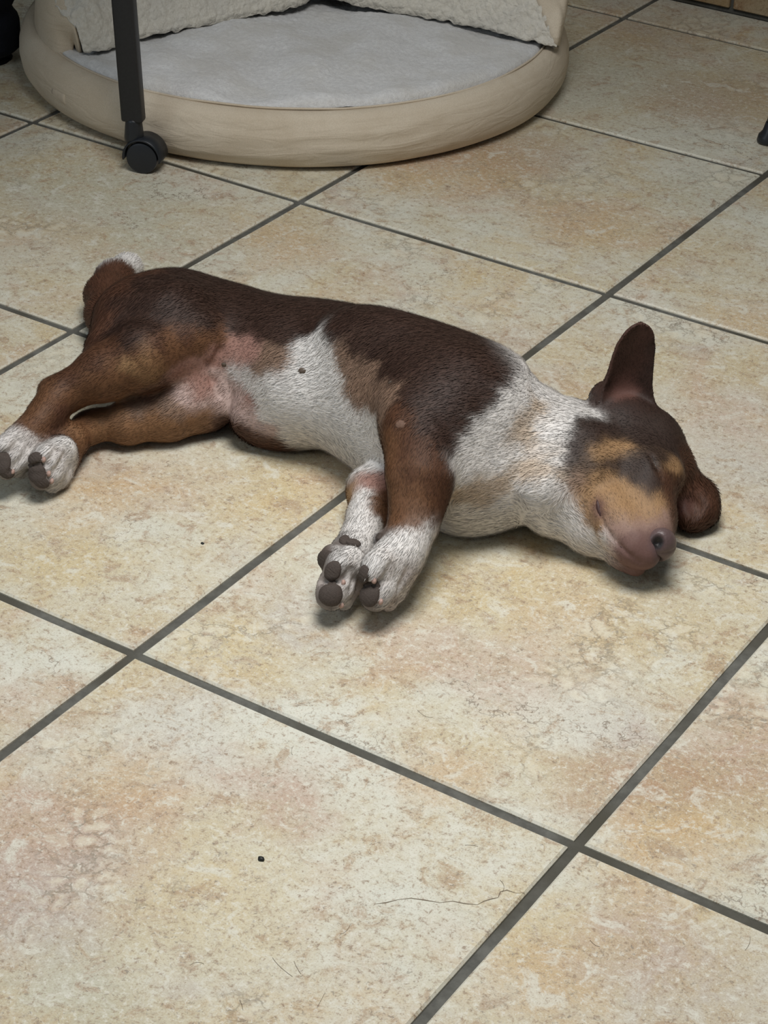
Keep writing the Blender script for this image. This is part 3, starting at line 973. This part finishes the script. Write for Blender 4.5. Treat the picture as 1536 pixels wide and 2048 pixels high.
# coat map: points of the dog's skin in its own frame (u, v, w in tenths of a millimetre) for each coat colour
COAT_POINTS = {
    'B': [645, -1851, 1470, 701, -1978, 1405, 795, -1923, 1419, 597, -1712, 1535, -2459, 627, 1349, -2096, 637, 1498, -2062, 215, 1340, -2238, -73, 1256, -1694, 740, 1489, -1667, 372, 1386, -1460, 290, 1263, -1183, 799, 1303, -1161, 408, 1212, -863, 609, 1349, -845, 225, 1286, -445, 403, 1379, -435, 95, 1365, -131, -215, 1561, -1, -511, 1496, 263, -343, 1693, 267, -739, 1568, 458, -1191, 1596, 64, -43, 1647, 646, -1170, 1698, 737, -1602, 1612, 924, -1403, 1723, 1210, -1361, 1709, 1405, -1348, 1628, 1517, -1239, 1589, 1330, -1544, 1544, 1162, -1684, 1509, 1046, -1840, 1379, 924, -1701, 1565, 831, -1781, 1500, 881, -2016, 1314, -2330, 337, 1270, -1924, 420, 1468, -1436, 713, 1337, -1616, 1069, 1389, -2221, 858, 1472, -1425, 1336, 1265, -735, 23, 1251, -644, 286, 1347, -300, 787, 1335, -39, 666, 1375, 603, -738, 1714, 835, -1078, 1763, 1094, -1203, 1772, 341, -1025, 1530, 551, -1616, 1561, 955, -2025, 1214],
    'H': [2397, -1801, 940, 2501, -1779, 919, 2617, -1782, 891, 2296, -1820, 938, 2193, -1502, 1112, 2140, -1654, 1033, 2100, -1756, 954, 2400, -1311, 1119, 2658, -1158, 1096, 2543, -1391, 1058, 2903, -1178, 1058, 3044, -1300, 965, 3144, -1348, 884, 2783, -1426, 1031, 2667, -1711, 945, 2849, -1780, 963, 2596, -1707, 940, 2751, -1879, 882, 2889, -1948, 845, 2234, -1665, 1042, 2278, -1778, 972, 3006, -1655, 949, 2273, -1367, 1147, 2708, -1820, 900, 2447, -1750, 961, 2838, -2025, 807, 2650, -1281, 1054, 2358, -1553, 1091, 2985, -1088, 1065, 2091, -1824, 884],
    'R': [-2605, 759, 1279, -2749, 2800, 517, -2645, 3138, 433, -2605, 490, 1184, -2315, 962, 1442, -2532, 556, 1268, -2445, 752, 1403, -2880, 2217, 549, -2895, -474, 626, -2998, -678, 526, 3270, -1334, 626, 3237, -1379, 424, 3327, -1334, 456, 3441, -1384, 347, 3409, -1534, 238, 3485, -1454, 305, 3063, -2028, 677, 3019, -1880, 807, 3517, -1336, 377, 3336, -1551, 217, 3109, -1776, 747, 3232, -1345, 745, -1910, 35, 663, -2064, 16, 582, -796, -253, 219, -978, -197, 217, -1162, -114, 282, -1247, 14, 277, 3084, -2124, 598],  # the few below the upper hind leg put its shade into the colour
    'M': [384, -1882, 1319, 382, -1964, 1242, 394, -2111, 1140, 407, -2262, 1014, 396, -2323, 889, 418, -2436, 796, 417, -1935, 1307, -2632, -278, 870, -2785, -296, 761, -2954, -344, 782, -3054, -577, 680, -3136, -728, 619, -2433, -193, 1058, -2031, -176, 1135, -1796, 22, 1163, -1553, 155, 1147, -2129, -214, 1096, -1357, 265, 1131, -2283, -240, 889, -2543, -250, 656, -2811, -196, 473, -3066, -709, 582, -2660, -458, 305, -2704, -264, 391, 429, -2052, 1214, 448, -2283, 1028, 521, -2463, 870, 633, -2394, 993, 707, -2549, 793, 500, -2559, 793, 697, -2288, 1147, 615, -2614, 777, 300, -1829, 526, 360, -1947, 433, 286, -1958, 505, 338, -1659, 508, -2742, -587, 377, 581, -2225, 1186, 752, -2456, 873, 613, -2481, 884],
    'Q': [-1800, -147, 317, -2106, -182, 233, -2355, -221, 342, -2562, -195, 333, -2724, -522, 387, -2628, -298, 308, -2054, -150, 394, -1627, -54, 352, -1954, -165, 263, -2254, -186, 408, -2410, -218, 245, -1502, -4, 387],
    'D': [531, -2012, 1344, 647, -2068, 1337, 696, -2217, 1212, 643, -2301, 1126, 755, -2329, 1065, 556, -2125, 1261, 560, -2272, 1133, 718, -2140, 1275, 459, -1724, 1468, 447, -1861, 1400, 534, -2136, 1240, 944, -2181, 1063, 912, -2258, 1000, 883, -2322, 903, 847, -2391, 835, 792, -2493, 777, 484, -1890, 1391, 414, -1747, 1426, 552, -1847, 1449, 460, -1819, 1430, 517, -1988, 1351, 837, -2214, 1161, 796, -2373, 959, 762, -2479, 833, -2181, -171, 1168, -1938, -71, 1207, -2388, -107, 1156, -2536, -168, 1070, 816, -2297, 1075, -2839, -228, 866, -1653, 148, 1205],
    'T': [2779, -2254, 682, 2655, -2315, 689, 2874, -2222, 698, 2539, -2273, 714, -2079, -200, 1124, -2220, -218, 1061, 2400, -1686, 1021, 2502, -1610, 1024, 2579, -1560, 1019, 2335, -1749, 996, 2324, -1870, 891, 2471, -1848, 866, 2565, -1904, 819, 2373, -1934, 810, 2518, -2022, 796, 2214, -1995, 659, 2248, -2060, 589, 2309, -2135, 526, 2548, -2152, 749, 2739, -2119, 752, 2828, -2196, 719, 2683, -2251, 705, 2652, -2004, 789, 2188, -1944, 738, 2434, -2101, 759, 3081, -1694, 875, 2909, -2104, 759, 8, -1609, 382, 2348, -2225, 528, 2624, -2088, 756, 2281, -1962, 752],
    'L': [371, -1466, 1472, -881, -90, 1068, -807, -55, 1165, -726, -173, 1117, -973, -67, 961, -70, -592, 1286, 32, -771, 1247, 176, -893, 1372, 84, -929, 1168, 274, -1212, 1384, 206, -1173, 1224, -15, -770, 1161, 298, -1508, 1358, -73, -518, 1386, 2115, -1872, 831, 2141, -1912, 773, -1904, -63, 542, -2160, -77, 484, -724, -220, 1068, 2162, -1859, 852, -1750, -104, 424, 2492, -2318, 675, 156, -993, 1261],
    'S': [1807, -1248, 1258, 1742, -1417, 1214, 1691, -1547, 1145, 1637, -1638, 1091, 1900, -1693, 1021, 1710, -1806, 917, 1193, -2003, 705, 1294, -1958, 619, 1476, -1873, 812, 1094, -2039, 763, 1848, -1887, 914, 2033, -1850, 870],
    'P': [-1255, 259, 1056, -1096, 158, 1056, -1358, 248, 972, -1189, 159, 926, -1409, 228, 866, -1014, 39, 1035, -1608, 113, 747, -1553, 40, 584, -1530, 100, 698, 226, -1575, 566, 298, -1560, 559, -1456, 123, 659, -1707, 85, 817, -1058, -100, 635],
    'G': [-1408, 191, 752, -1304, 161, 631, -1196, 59, 573, -1354, 118, 535, -1111, -67, 587, -1708, 68, 652, -1191, -29, 487, -1029, -188, 463, -1248, 59, 435, -1654, 4, 542, -1501, 7, 475, 2477, -2428, 456, -820, -299, 398],
    'N': [2582, -2478, 547, 2719, -2486, 568, 2843, -2379, 603, 2629, -2535, 475, 2770, -2560, 440, 2734, -2558, 326, 2647, -2548, 373, 2545, -2494, 412, 2351, -2089, 693, 2373, -2165, 631, 2672, -2453, 601, 2907, -2355, 601, 2673, -2531, 512, 2820, -2562, 398, 2592, -2527, 380],
    'O': [2909, -2399, 528, 2969, -2402, 494, 2930, -2458, 445, 2866, -2478, 501, 2991, -2376, 394, 2910, -2494, 412],
    'E': [2695, -758, 1651, 2808, -747, 1758, 2766, -744, 1426, 2656, -766, 1544, 2500, -864, 1261, 2664, -771, 1712, 2583, -799, 1505, 2825, -746, 1840, 2800, -741, 1591],
    'U': [2637, -2406, 635, 2772, -2371, 628, 2879, -2327, 626, 2536, -2399, 617, 2956, -2237, 666, 2471, -2383, 577, 2702, -2332, 668, 2582, -2359, 670, 2500, -2367, 640],
    'F': [3291, -1436, 305, 3302, -1391, 347, 2630, -776, 1272, 2704, -755, 1291, 2581, -830, 1217, 2734, -771, 1217],
    'A': [2419, -923, 1179, 2428, -878, 1233, 2461, -883, 1298, 2451, -983, 1147, 2908, -775, 1447, 2905, -755, 1656, 2881, -805, 1184, 2696, -950, 1175, 2847, -764, 1328, 2894, -960, 1131, 2548, -979, 1158, 2763, -1038, 1142],
    'W': [94, -2776, 566, 25, -2798, 589, 139, -2553, 505, -100, -2979, 573, -19, -2935, 601, 229, -2970, 696, 342, -2846, 700, 45, -2522, 538, -6, -3009, 442, 33, -3041, 345, -39, -3138, 375, -9, -3154, 277, -77, -3062, 421, 253, -3152, 654, 346, -3143, 542, 326, -3228, 463, 374, -3260, 377, 439, -3136, 487, 216, -3104, 675, -2992, -1155, 387, -2931, -1051, 498, -2868, -1049, 384, -3289, -1121, 415, -3226, -1023, 473, -2909, -1144, 308, -2618, 3554, 415, -2535, 3581, 340, -2585, 3690, 403, -2687, 3555, 438, -3302, -965, 580, -3208, -959, 521, -3161, -966, 459, -3384, -1072, 582, -3287, -1110, 482, -3219, -1111, 382, -3433, -1092, 535, -3330, -1175, 417, -3375, -1215, 382, -402, -164, 1303, -313, -302, 1254, -498, -235, 1156, -220, -431, 1224, -620, -300, 1028, -417, -381, 1021, -265, -498, 1033, -771, -284, 947, -515, -422, 870, -111, -726, 993, -716, -381, 784, -309, -556, 780, -8, -910, 931, 190, -1212, 940, 96, -1089, 754, -511, -441, 535, -103, -800, 638, 270, -1315, 666, 175, -1223, 580, 250, -1306, 884, -1035, -43, 866, -915, -213, 789, -1198, 133, 824, -1034, -80, 770, -563, -356, 356, -819, -322, 575, -306, -548, 545, -141, -588, 1142, -56, -865, 819, -254, -494, 340, 2, -864, 419, 212, -1243, 1014, -425, -207, 1240, -2868, -921, 510, -2782, -841, 466, -2901, -1066, 468, -2815, -1020, 340, -2852, -1133, 291, -2769, -898, 384, -2984, -1080, 531, -2944, -1140, 408, -3013, -1221, 282, -2925, -1177, 201, 570, -2773, 714, 710, -2676, 673, 761, -2568, 714, 665, -2817, 610, 479, -2930, 677, 436, -3095, 568, 572, -2963, 594, 395, -3224, 435, 497, -3113, 363, 342, -3108, 682, 233, -3214, 587, 261, -3285, 391, 109, -1857, 538, 89, -2190, 521, 208, -2290, 477, 111, -2018, 514, 186, -2468, 480, 288, -2147, 445, 72, -2861, 566, 120, -2894, 480, 32, -3030, 403, 35, -3095, 282, -107, -3040, 514, -146, -3202, 349, 131, -1715, 535, 1659, -1333, 1384, 1824, -1078, 1303, 2187, -919, 1142, 1408, -1652, 1337, 1221, -1876, 1135, 1037, -2043, 956, 1251, -1963, 526, 1614, -1693, 1040, 1810, -1440, 1175, 1901, -1670, 1035, 1894, -1949, 870, 1665, -1954, 756, 2074, -2001, 631, 2292, -2133, 440, 2420, -2370, 473, 1446, -1901, 494, 1101, -1941, 1142, 1478, -1498, 1470, 2012, -1272, 1196, 1608, -1246, 1498, 1961, -2026, 531, 1732, -1937, 468, 1106, -2004, 547, 1040, -1977, 461, 1422, -1837, 954, 1945, -2001, 766, 2322, -1073, 1138, 1971, -1747, 972, 2019, -1941, 786, 2126, -2033, 540, 1926, -1545, 1128, 2049, -1479, 1149, 982, -2071, 1107, 1240, -1792, 1277, 2152, -2065, 477],
}

COAT = {'B': lin(60, 42, 34), 'H': lin(54, 41, 35), 'R': lin(86, 57, 42), 'M': lin(106, 73, 49), 'D': lin(84, 55, 38), 'T': lin(158, 124, 88),
        'L': lin(138, 112, 94), 'S': lin(196, 178, 158), 'P': lin(160, 122, 110), 'G': lin(192, 168, 160), 'N': lin(112, 84, 78), 'Q': lin(138, 102, 72), 'O': lin(98, 78, 78),
        'E': lin(70, 47, 39), 'F': lin(98, 68, 60), 'U': lin(152, 124, 112), 'A': lin(52, 36, 30), 'W': lin(226, 222, 218)}
#             hair length by region (m)
FURLEN = {'B': .0075, 'H': .004, 'R': .008, 'M': .005, 'D': .005, 'T': .0045, 'L': .007, 'S': .008, 'U': .002, 'Q': .005, 'P': .0035, 'G': .006, 'N': .0015, 'O': 0, 'E': .002, 'F': .0015, 'A': .003, 'W': .0085}
SP, SC, SL = [], [], []
for k_, l_ in COAT_POINTS.items():
    for p_ in np.array(l_, float).reshape(-1, 3) * 1e-4:
        SP.append(p_); SC.append(COAT[k_][:3]); SL.append(FURLEN[k_])
for p_, k_ in (((-.20, .12, .03), 'B'), ((-.1, .13, .03), 'B'), ((0, .12, .02), 'B'), ((.08, .08, .02), 'B'), ((.2, .07, .03), 'W'), ((-.26, .1, .05), 'B'), ((.31, .03, .03), 'H'), ((.27, .05, .1), 'A')):
    SP.append(np.array(p_)); SC.append(COAT[k_][:3]); SL.append(FURLEN[k_])
for p_ in CLEFT_AT:
    SP.append(p_); SC.append(lin(176, 165, 158)[:3]); SL.append(.003)  # coat toned darker in the toe clefts: their shade painted into the colour
for x_, y_, rx_, ry_, b_, a_ in PADS:                        # bare skin under the pads
    for k_ in (range(7) if rx_ > .0095 and x_ != 650 else (6,)):
        f_ = 0 if k_ == 6 else .55
        SP.append(hit(x_ + f_ * rx_ * 1900 * math.cos(k_ * 1.047), y_ + f_ * ry_ * 1600 * math.sin(k_ * 1.047))); SC.append(lin(88, 76, 70)[:3]); SL.append(0)
SP, SC, SL = np.array(SP, np.float32), np.array(SC, np.float32), np.array(SL, np.float32)

def wobble(p, f, seed):
    """cheap smooth 3-d noise, three sine stacks"""
    r = np.random.default_rng(seed)
    o = np.zeros_like(p)
    for a in range(3):
        for i in range(5):
            k = r.normal(size=3); k *= f * (1 + .6 * i) / np.linalg.norm(k)
            o[:, a] += np.sin(p @ k + r.uniform(0, 6.28)) / (1 + .4 * i)
    return o / 2.5

def coat_at(p, jitter):
    q = (p + wobble(p, 260, 3) * .0022 + wobble(p, 90, 5) * .002 + rng.normal(size=p.shape) * jitter).astype(np.float32)
    C, Ln = np.zeros((len(p), 3), np.float32), np.zeros(len(p), np.float32)
    for i in range(0, len(q), 20000):
        d = np.sqrt(((q[i:i + 20000, None, :] - SP[None]) ** 2).sum(2))
        w = np.exp(-(d - d.min(1, keepdims=True)) / .0035)
        w /= w.sum(1, keepdims=True)
        C[i:i + 20000] = w @ SC; Ln[i:i + 20000] = w @ SL
    return C, Ln

FP = np.array([f[0] for f in FLOW], np.float32); FD = np.array([f[1] for f in FLOW], np.float32); FR = np.array([f[2] for f in FLOW], np.float32)
def flow_at(p):
    o = np.zeros((len(p), 3), np.float32)
    for i in range(0, len(p), 20000):
        d = np.sqrt(((p[i:i + 20000, None, :].astype(np.float32) - FP[None]) ** 2).sum(2)) / FR[None]
        w = np.exp(-(d - d.min(1, keepdims=True)) / .25)
        o[i:i + 20000] = w @ FD
    return o

def coat_material(name, rough, spec, bump):
    t = NT(name, rough, spec)
    a = t.n('ShaderNodeVertexColor', layer_name='coat')
    tc = t.n('ShaderNodeTexCoord')
    n = t.noise(tc.outputs['Object'], 420, 3, .6)
    t.color(t.mix(t.ramp(n, .3, .7, 0, .35), a.outputs['Color'], t.mix(1.0, a.outputs['Color'], (.72, .70, .68, 1), 'MULTIPLY')))
    if bump: t.bump(n, bump, .0008)
    return t.m
M_COAT = coat_material('short_dog_coat', .6, .25, .25)
M_HAIR = coat_material('dog_hair', .55, .28, 0)

def color_layer(me, C):
    ca = me.color_attributes.new('coat', 'FLOAT_COLOR', 'POINT')
    a = np.ones((len(C), 4), np.float32); a[:, :3] = C
    ca.data.foreach_set('color', a.ravel())

dog = empty('dog', tuple(DOG_O), DOG_A)
tag(dog, 'brown and white short-haired dog asleep on its side on the tiles', 'dog')

BC, BL = coat_at(BV, .0006)
me = D.meshes.new('body')
me.from_pydata(BV.tolist(), [], BQ.tolist())
me.update()
color_layer(me, BC)
body = link('body', me, M_COAT, dog)

# hair: flat tapering blades that lie along the flow of the coat
def build_fur(n):
    a, b, c, d = (BV[BQ[:, i]] for i in range(4))
    area = np.linalg.norm(np.cross(c - a, d - b), axis=1) / 2
    q = rng.choice(len(BQ), n, p=area / area.sum())
    s, t = rng.random((2, n, 1))
    p = (a[q] * (1 - s) + b[q] * s) * (1 - t) + (d[q] * (1 - s) + c[q] * s) * t
    nrm = normal_at(p)
    C, ln = coat_at(p, .0016)
    keep = (ln > .0016) & (p[:, 2] > .003)
    p, nrm, C, ln = p[keep], nrm[keep], C[keep], ln[keep]
    n = len(p)
    f = flow_at(p) + wobble(p, 60, 9) * .22 + rng.normal(size=(n, 3)) * .16
    f -= nrm * (f * nrm).sum(1)[:, None]
    f /= np.linalg.norm(f, axis=1)[:, None] + 1e-9
    lift = rng.uniform(.06, .28, (n, 1))
    ln = (ln * rng.uniform(.55, 1.25, n))[:, None]
    w = np.cross(nrm, f) * (rng.uniform(.00022, .00042, (n, 1)))
    p0 = p - nrm * .0006
    p1 = p + f * ln * .5 + nrm * ln * lift * .7
    p2 = p + f * ln + nrm * ln * lift * .75
    p1[:, 2] = np.maximum(p1[:, 2], .0012); p2[:, 2] = np.maximum(p2[:, 2], .0008)
    V = np.stack([p0 - w, p0 + w, p1 + w * .8, p1 - w * .8, p2], 1).reshape(-1, 3)
    i = np.arange(n)[:, None] * 5
    loops = np.concatenate([i + np.array([[3, 2, 1, 0]]), i + np.array([[4, 2, 3]])], 1).ravel()
    me = D.meshes.new('fur')
    me.vertices.add(n * 5); me.vertices.foreach_set('co', V.astype(np.float32).ravel())
    me.loops.add(len(loops)); me.loops.foreach_set('vertex_index', loops.astype(np.int32))
    me.polygons.add(n * 2)
    st = (np.arange(n)[:, None] * 7 + np.array([[0, 4]])).ravel()
    me.polygons.foreach_set('loop_start', st.astype(np.int32))
    me.update(calc_edges=True)
    me.polygons.foreach_set('use_smooth', np.ones(n * 2, bool))
    v = rng.uniform(.68, 1.28, (n, 1))
    color_layer(me, np.repeat(C * v, 5, 0))
    side = w / np.linalg.norm(w, axis=1)[:, None]
    nn = np.stack([nrm - .35 * side, nrm + .35 * side, nrm + .35 * side, nrm - .35 * side, nrm], 1).reshape(-1, 3)
    nn /= np.linalg.norm(nn, axis=1)[:, None]
    me.normals_split_custom_set_from_vertices(nn.astype(np.float32))
    me.materials.append(M_HAIR)
    o = D.objects.new('fur', me)
    col.objects.link(o)
    o.parent = dog
    tag(o, kind='stuff')
build_fur(190000)

# pads, claws, nose and eyelids, each its own piece on the body
M_PAD = plain('dark_paw_pad', lin(82, 72, 66), .75, .25, 900, .3, .5)
M_CLAW = plain('pale_claw', lin(176, 146, 134), .45, .4)
M_LID = plain('dark_eyelid', lin(34, 26, 24), .4, .4)
def on_body(x, y):
    p = hit(x, y)
    return p, normal_at(p[None])[0]
def oval(name, x, y, rx, ry, th, mat, ang=0.0, sink=.35, lump=.06):
    """a small ellipsoid set on the body at photo point x, y"""
    p, n = on_body(x, y)
    a = np.array([math.cos(ang), 0, -math.sin(ang)])
    a = a - n * (a @ n); a /= np.linalg.norm(a)
    b = np.cross(n, a)
    bm = bmesh.new()
    bmesh.ops.create_uvsphere(bm, u_segments=16, v_segments=10, radius=1)
    for v in bm.verts:
        k = 1 + lump * noise.noise(v.co * 1.7 + Vector((x, y, 0)))
        q = p - n * th * sink + (a * rx * v.co.x + b * ry * v.co.y + n * th * v.co.z) * k
        v.co = Vector((q[0], q[1], max(q[2], .0008)))
    return from_bm(name, bm, mat, dog)
def pad(x, y, rx, ry, bulge, ang):
    """a leathery pad that follows the toe under it: an oval cap pressed onto the body's surface"""
    p, n = on_body(x, y)
    a = np.array([math.cos(ang), 0, -math.sin(ang)])
    a = a - n * (a @ n); a /= np.linalg.norm(a)
    b = np.cross(n, a)
    nr, na = 12, 36
    uv = [(0.0, 0.0)] + [(i / nr, 2 * math.pi * j / na) for i in range(1, nr + 1) for j in range(na)]
    rr = np.array([u for u, _ in uv]); th = np.array([t for _, t in uv])
    wob = 1 + .06 * np.sin(2 * th + x) + .04 * np.sin(3 * th + y)
    q = p + (rr * wob * rx * np.cos(th))[:, None] * a + (rr * wob * ry * np.sin(th))[:, None] * b
    for _ in range(5):
        q = q - normal_at(q) * np.clip(sample(FIELD, q), -.003, .003)[:, None]
    nn = normal_at(q)
    off = bulge * np.sqrt(np.maximum(0, 1 - rr ** 5)) - .0010 * (rr > .99)
    off = off + .00015 * np.sin(q @ np.array([1900., 1300, 1700]))
    q = q + nn * off[:, None]
    q[:, 2] = np.maximum(q[:, 2], .0009)
    fs = [(0, 1 + j, 1 + (j + 1) % na) for j in range(na)]
    for i in range(nr - 1):
        for j in range(na):
            c, d = 1 + i * na + j, 1 + i * na + (j + 1) % na
            fs.append((c, c + na, d + na, d))
    return from_py('paw_pad', q, fs, M_PAD, dog)
for x, y, rx, ry, bu, an in PADS:
    pad(x, y, rx, ry, bu, an)
for x, y in ((687, 1166), (682, 1210), (748, 1161), (761, 1203), (87, 919), (97, 947), (103, 962), (25, 944)):
    oval('claw', x, y, .0022, .0030, .0032, M_CLAW, .4, 0.0, .1)

M_NIP = plain('dark_nipple', lin(84, 72, 62), .6, .3)
for x, y, r in ((604, 742, .0034), (448, 729, .0022), (781, 765, .0020)):
    oval('nipple', x, y, r * 1.3, r, r * .8, M_NIP, .2, .0)
def make_nose():
    c = L(1321, 1089, .0462) + HF * .0002
    bm = bmesh.new()
    bmesh.ops.create_uvsphere(bm, u_segments=48, v_segments=32, radius=1)
    pits = [(.66, -.42, .60), (.66, -.42, -.60)]              # one nostril each side, in nose axes HF, HD, HL
    cols = []
    for v in bm.verts:
        q = v.co.copy()
        d = min(math.hypot((q - Vector(p).normalized()).length, .0) * (1.0 + .45 * max(0, q.y + .3)) for p in pits)
        g = max(0.0, 1 - d / .6)
        slit = max(0.0, 1 - abs(q.z) / .07) * max(0.0, min(1.0, q.x + .2)) * .06
        k = 1 - .34 * g ** 1.1 - slit + .015 * noise.noise(q * 9)
        p = c + HF * q.x * .0130 * k + HD * q.y * .0150 * k + HL * q.z * .0175 * k
        v.co = Vector(p)
        f = 1 - .93 * min(1, g * 2.4)  # nostril pits coloured nearly black, painting in the shade inside them
        cols.append([a * f for a in lin(96, 78, 77)[:3]])
    bm.verts.ensure_lookup_table()
    bmesh.ops.recalc_face_normals(bm, faces=bm.faces)
    me = D.meshes.new('nose'); bm.to_mesh(me); bm.free()
    color_layer(me, np.array(cols, np.float32))
    link('nose', me, coat_material('damp_nose_leather', .42, .45, .35), dog)
make_nose()
M_LIP = plain('dark_lip', lin(70, 48, 45), .5, .3)
def lid(name, pts, r, mat=None):
    q = []
    for x, y in pts:
        p, n = on_body(x, y)
        q.append(Vector(p - n * r * .3))
    return tube(name, q, r, mat or M_LID, dog, 8, rad=lambda f: .35 + .65 * math.sin(math.pi * f))
lid('closed_eyelid', [(1303, 909), (1306, 918), (1310, 928), (1315, 939), (1320, 949), (1326, 959)], .0012)
lid('mouth_corner', [(1194, 998), (1195, 1006), (1197, 1015), (1199, 1024), (1203, 1036)], .0026, M_LIP)
lid('lip_edge', [(1204, 1040), (1210, 1053), (1222, 1070), (1232, 1083), (1246, 1098), (1262, 1112), (1272, 1121), (1281, 1127)], .0008, M_LIP)
oval('elbow_callus', 801, 849, .0055, .0046, .0020, plain('bald_elbow_skin', lin(118, 92, 78), .7, .2, 500, .25, .4), .3, .3)

# a hairline crack in the glaze and a few shed hairs on the front tiles
def strip(name, pts, w, mat, parent=None):
    q = [Vector(at(x, y, 0)) for x, y in pts]
    vs, fs = [], []
    for i, p in enumerate(q):
        d = (q[min(i + 1, len(q) - 1)] - q[max(i - 1, 0)]).normalized()
        s = Vector((-d.y, d.x, 0)) * w * (.25 if i in (0, len(q) - 1) else .7 + .3 * math.sin(i * 2.1))
        vs += [(p.x - s.x, p.y - s.y, .00035), (p.x + s.x, p.y + s.y, .00035)]
    fs = [(2 * i, 2 * i + 2, 2 * i + 3, 2 * i + 1) for i in range(len(q) - 1)]
    return from_py(name, vs, fs, mat, parent)
strip('glaze_crack', [(748, 1809), (772, 1806), (796, 1800), (822, 1797), (850, 1801), (880, 1806), (905, 1803), (930, 1808), (955, 1810), (968, 1803), (985, 1798), (996, 1796), (1001, 1784), (1014, 1781), (1032, 1787), (1050, 1786)], .0006, plain('dark_crack', lin(112, 100, 84), .7, .2), floor)
hm = bmesh.new()
hr = random.Random(3)
for x, y, dx, dy in ((545, 1915, 40, 38), (588, 1922, 14, 26), (650, 1985, -16, 30), (380, 1930, 28, -2), (1490, 1900, 10, -28), (1000, 1760, 4, 24), (585, 1510, 2, -18), (835, 1420, 30, 14), (700, 1850, -20, 18), (480, 2000, 6, 20), (1180, 1880, 20, 12), (930, 1690, 26, 3)):
    k = 9
    bx, by = hr.uniform(-.25, .25) * dy, -hr.uniform(-.25, .25) * dx
    ring = []
    for i in range(k):
        f = i / (k - 1)
        p = Vector(at(x + dx * f + bx * 4 * f * (1 - f), y + dy * f + by * 4 * f * (1 - f), .0006))
        ring.append([hm.verts.new((p.x + .00012 * math.cos(c), p.y + .00012 * math.sin(c), p.z + .00012 * math.sin(c + .8))) for c in (0, 2.1, 4.2)])
    for a, b in zip(ring[:-1], ring[1:]):
        for q in range(3): hm.faces.new((a[q], a[(q + 1) % 3], b[(q + 1) % 3], b[q]))
tag(from_bm('shed_hair', hm, plain('brown_hair', lin(90, 66, 48), .5, .3)), 'scattered shed dog hairs on the front tiles', 'hair', None, 'stuff')
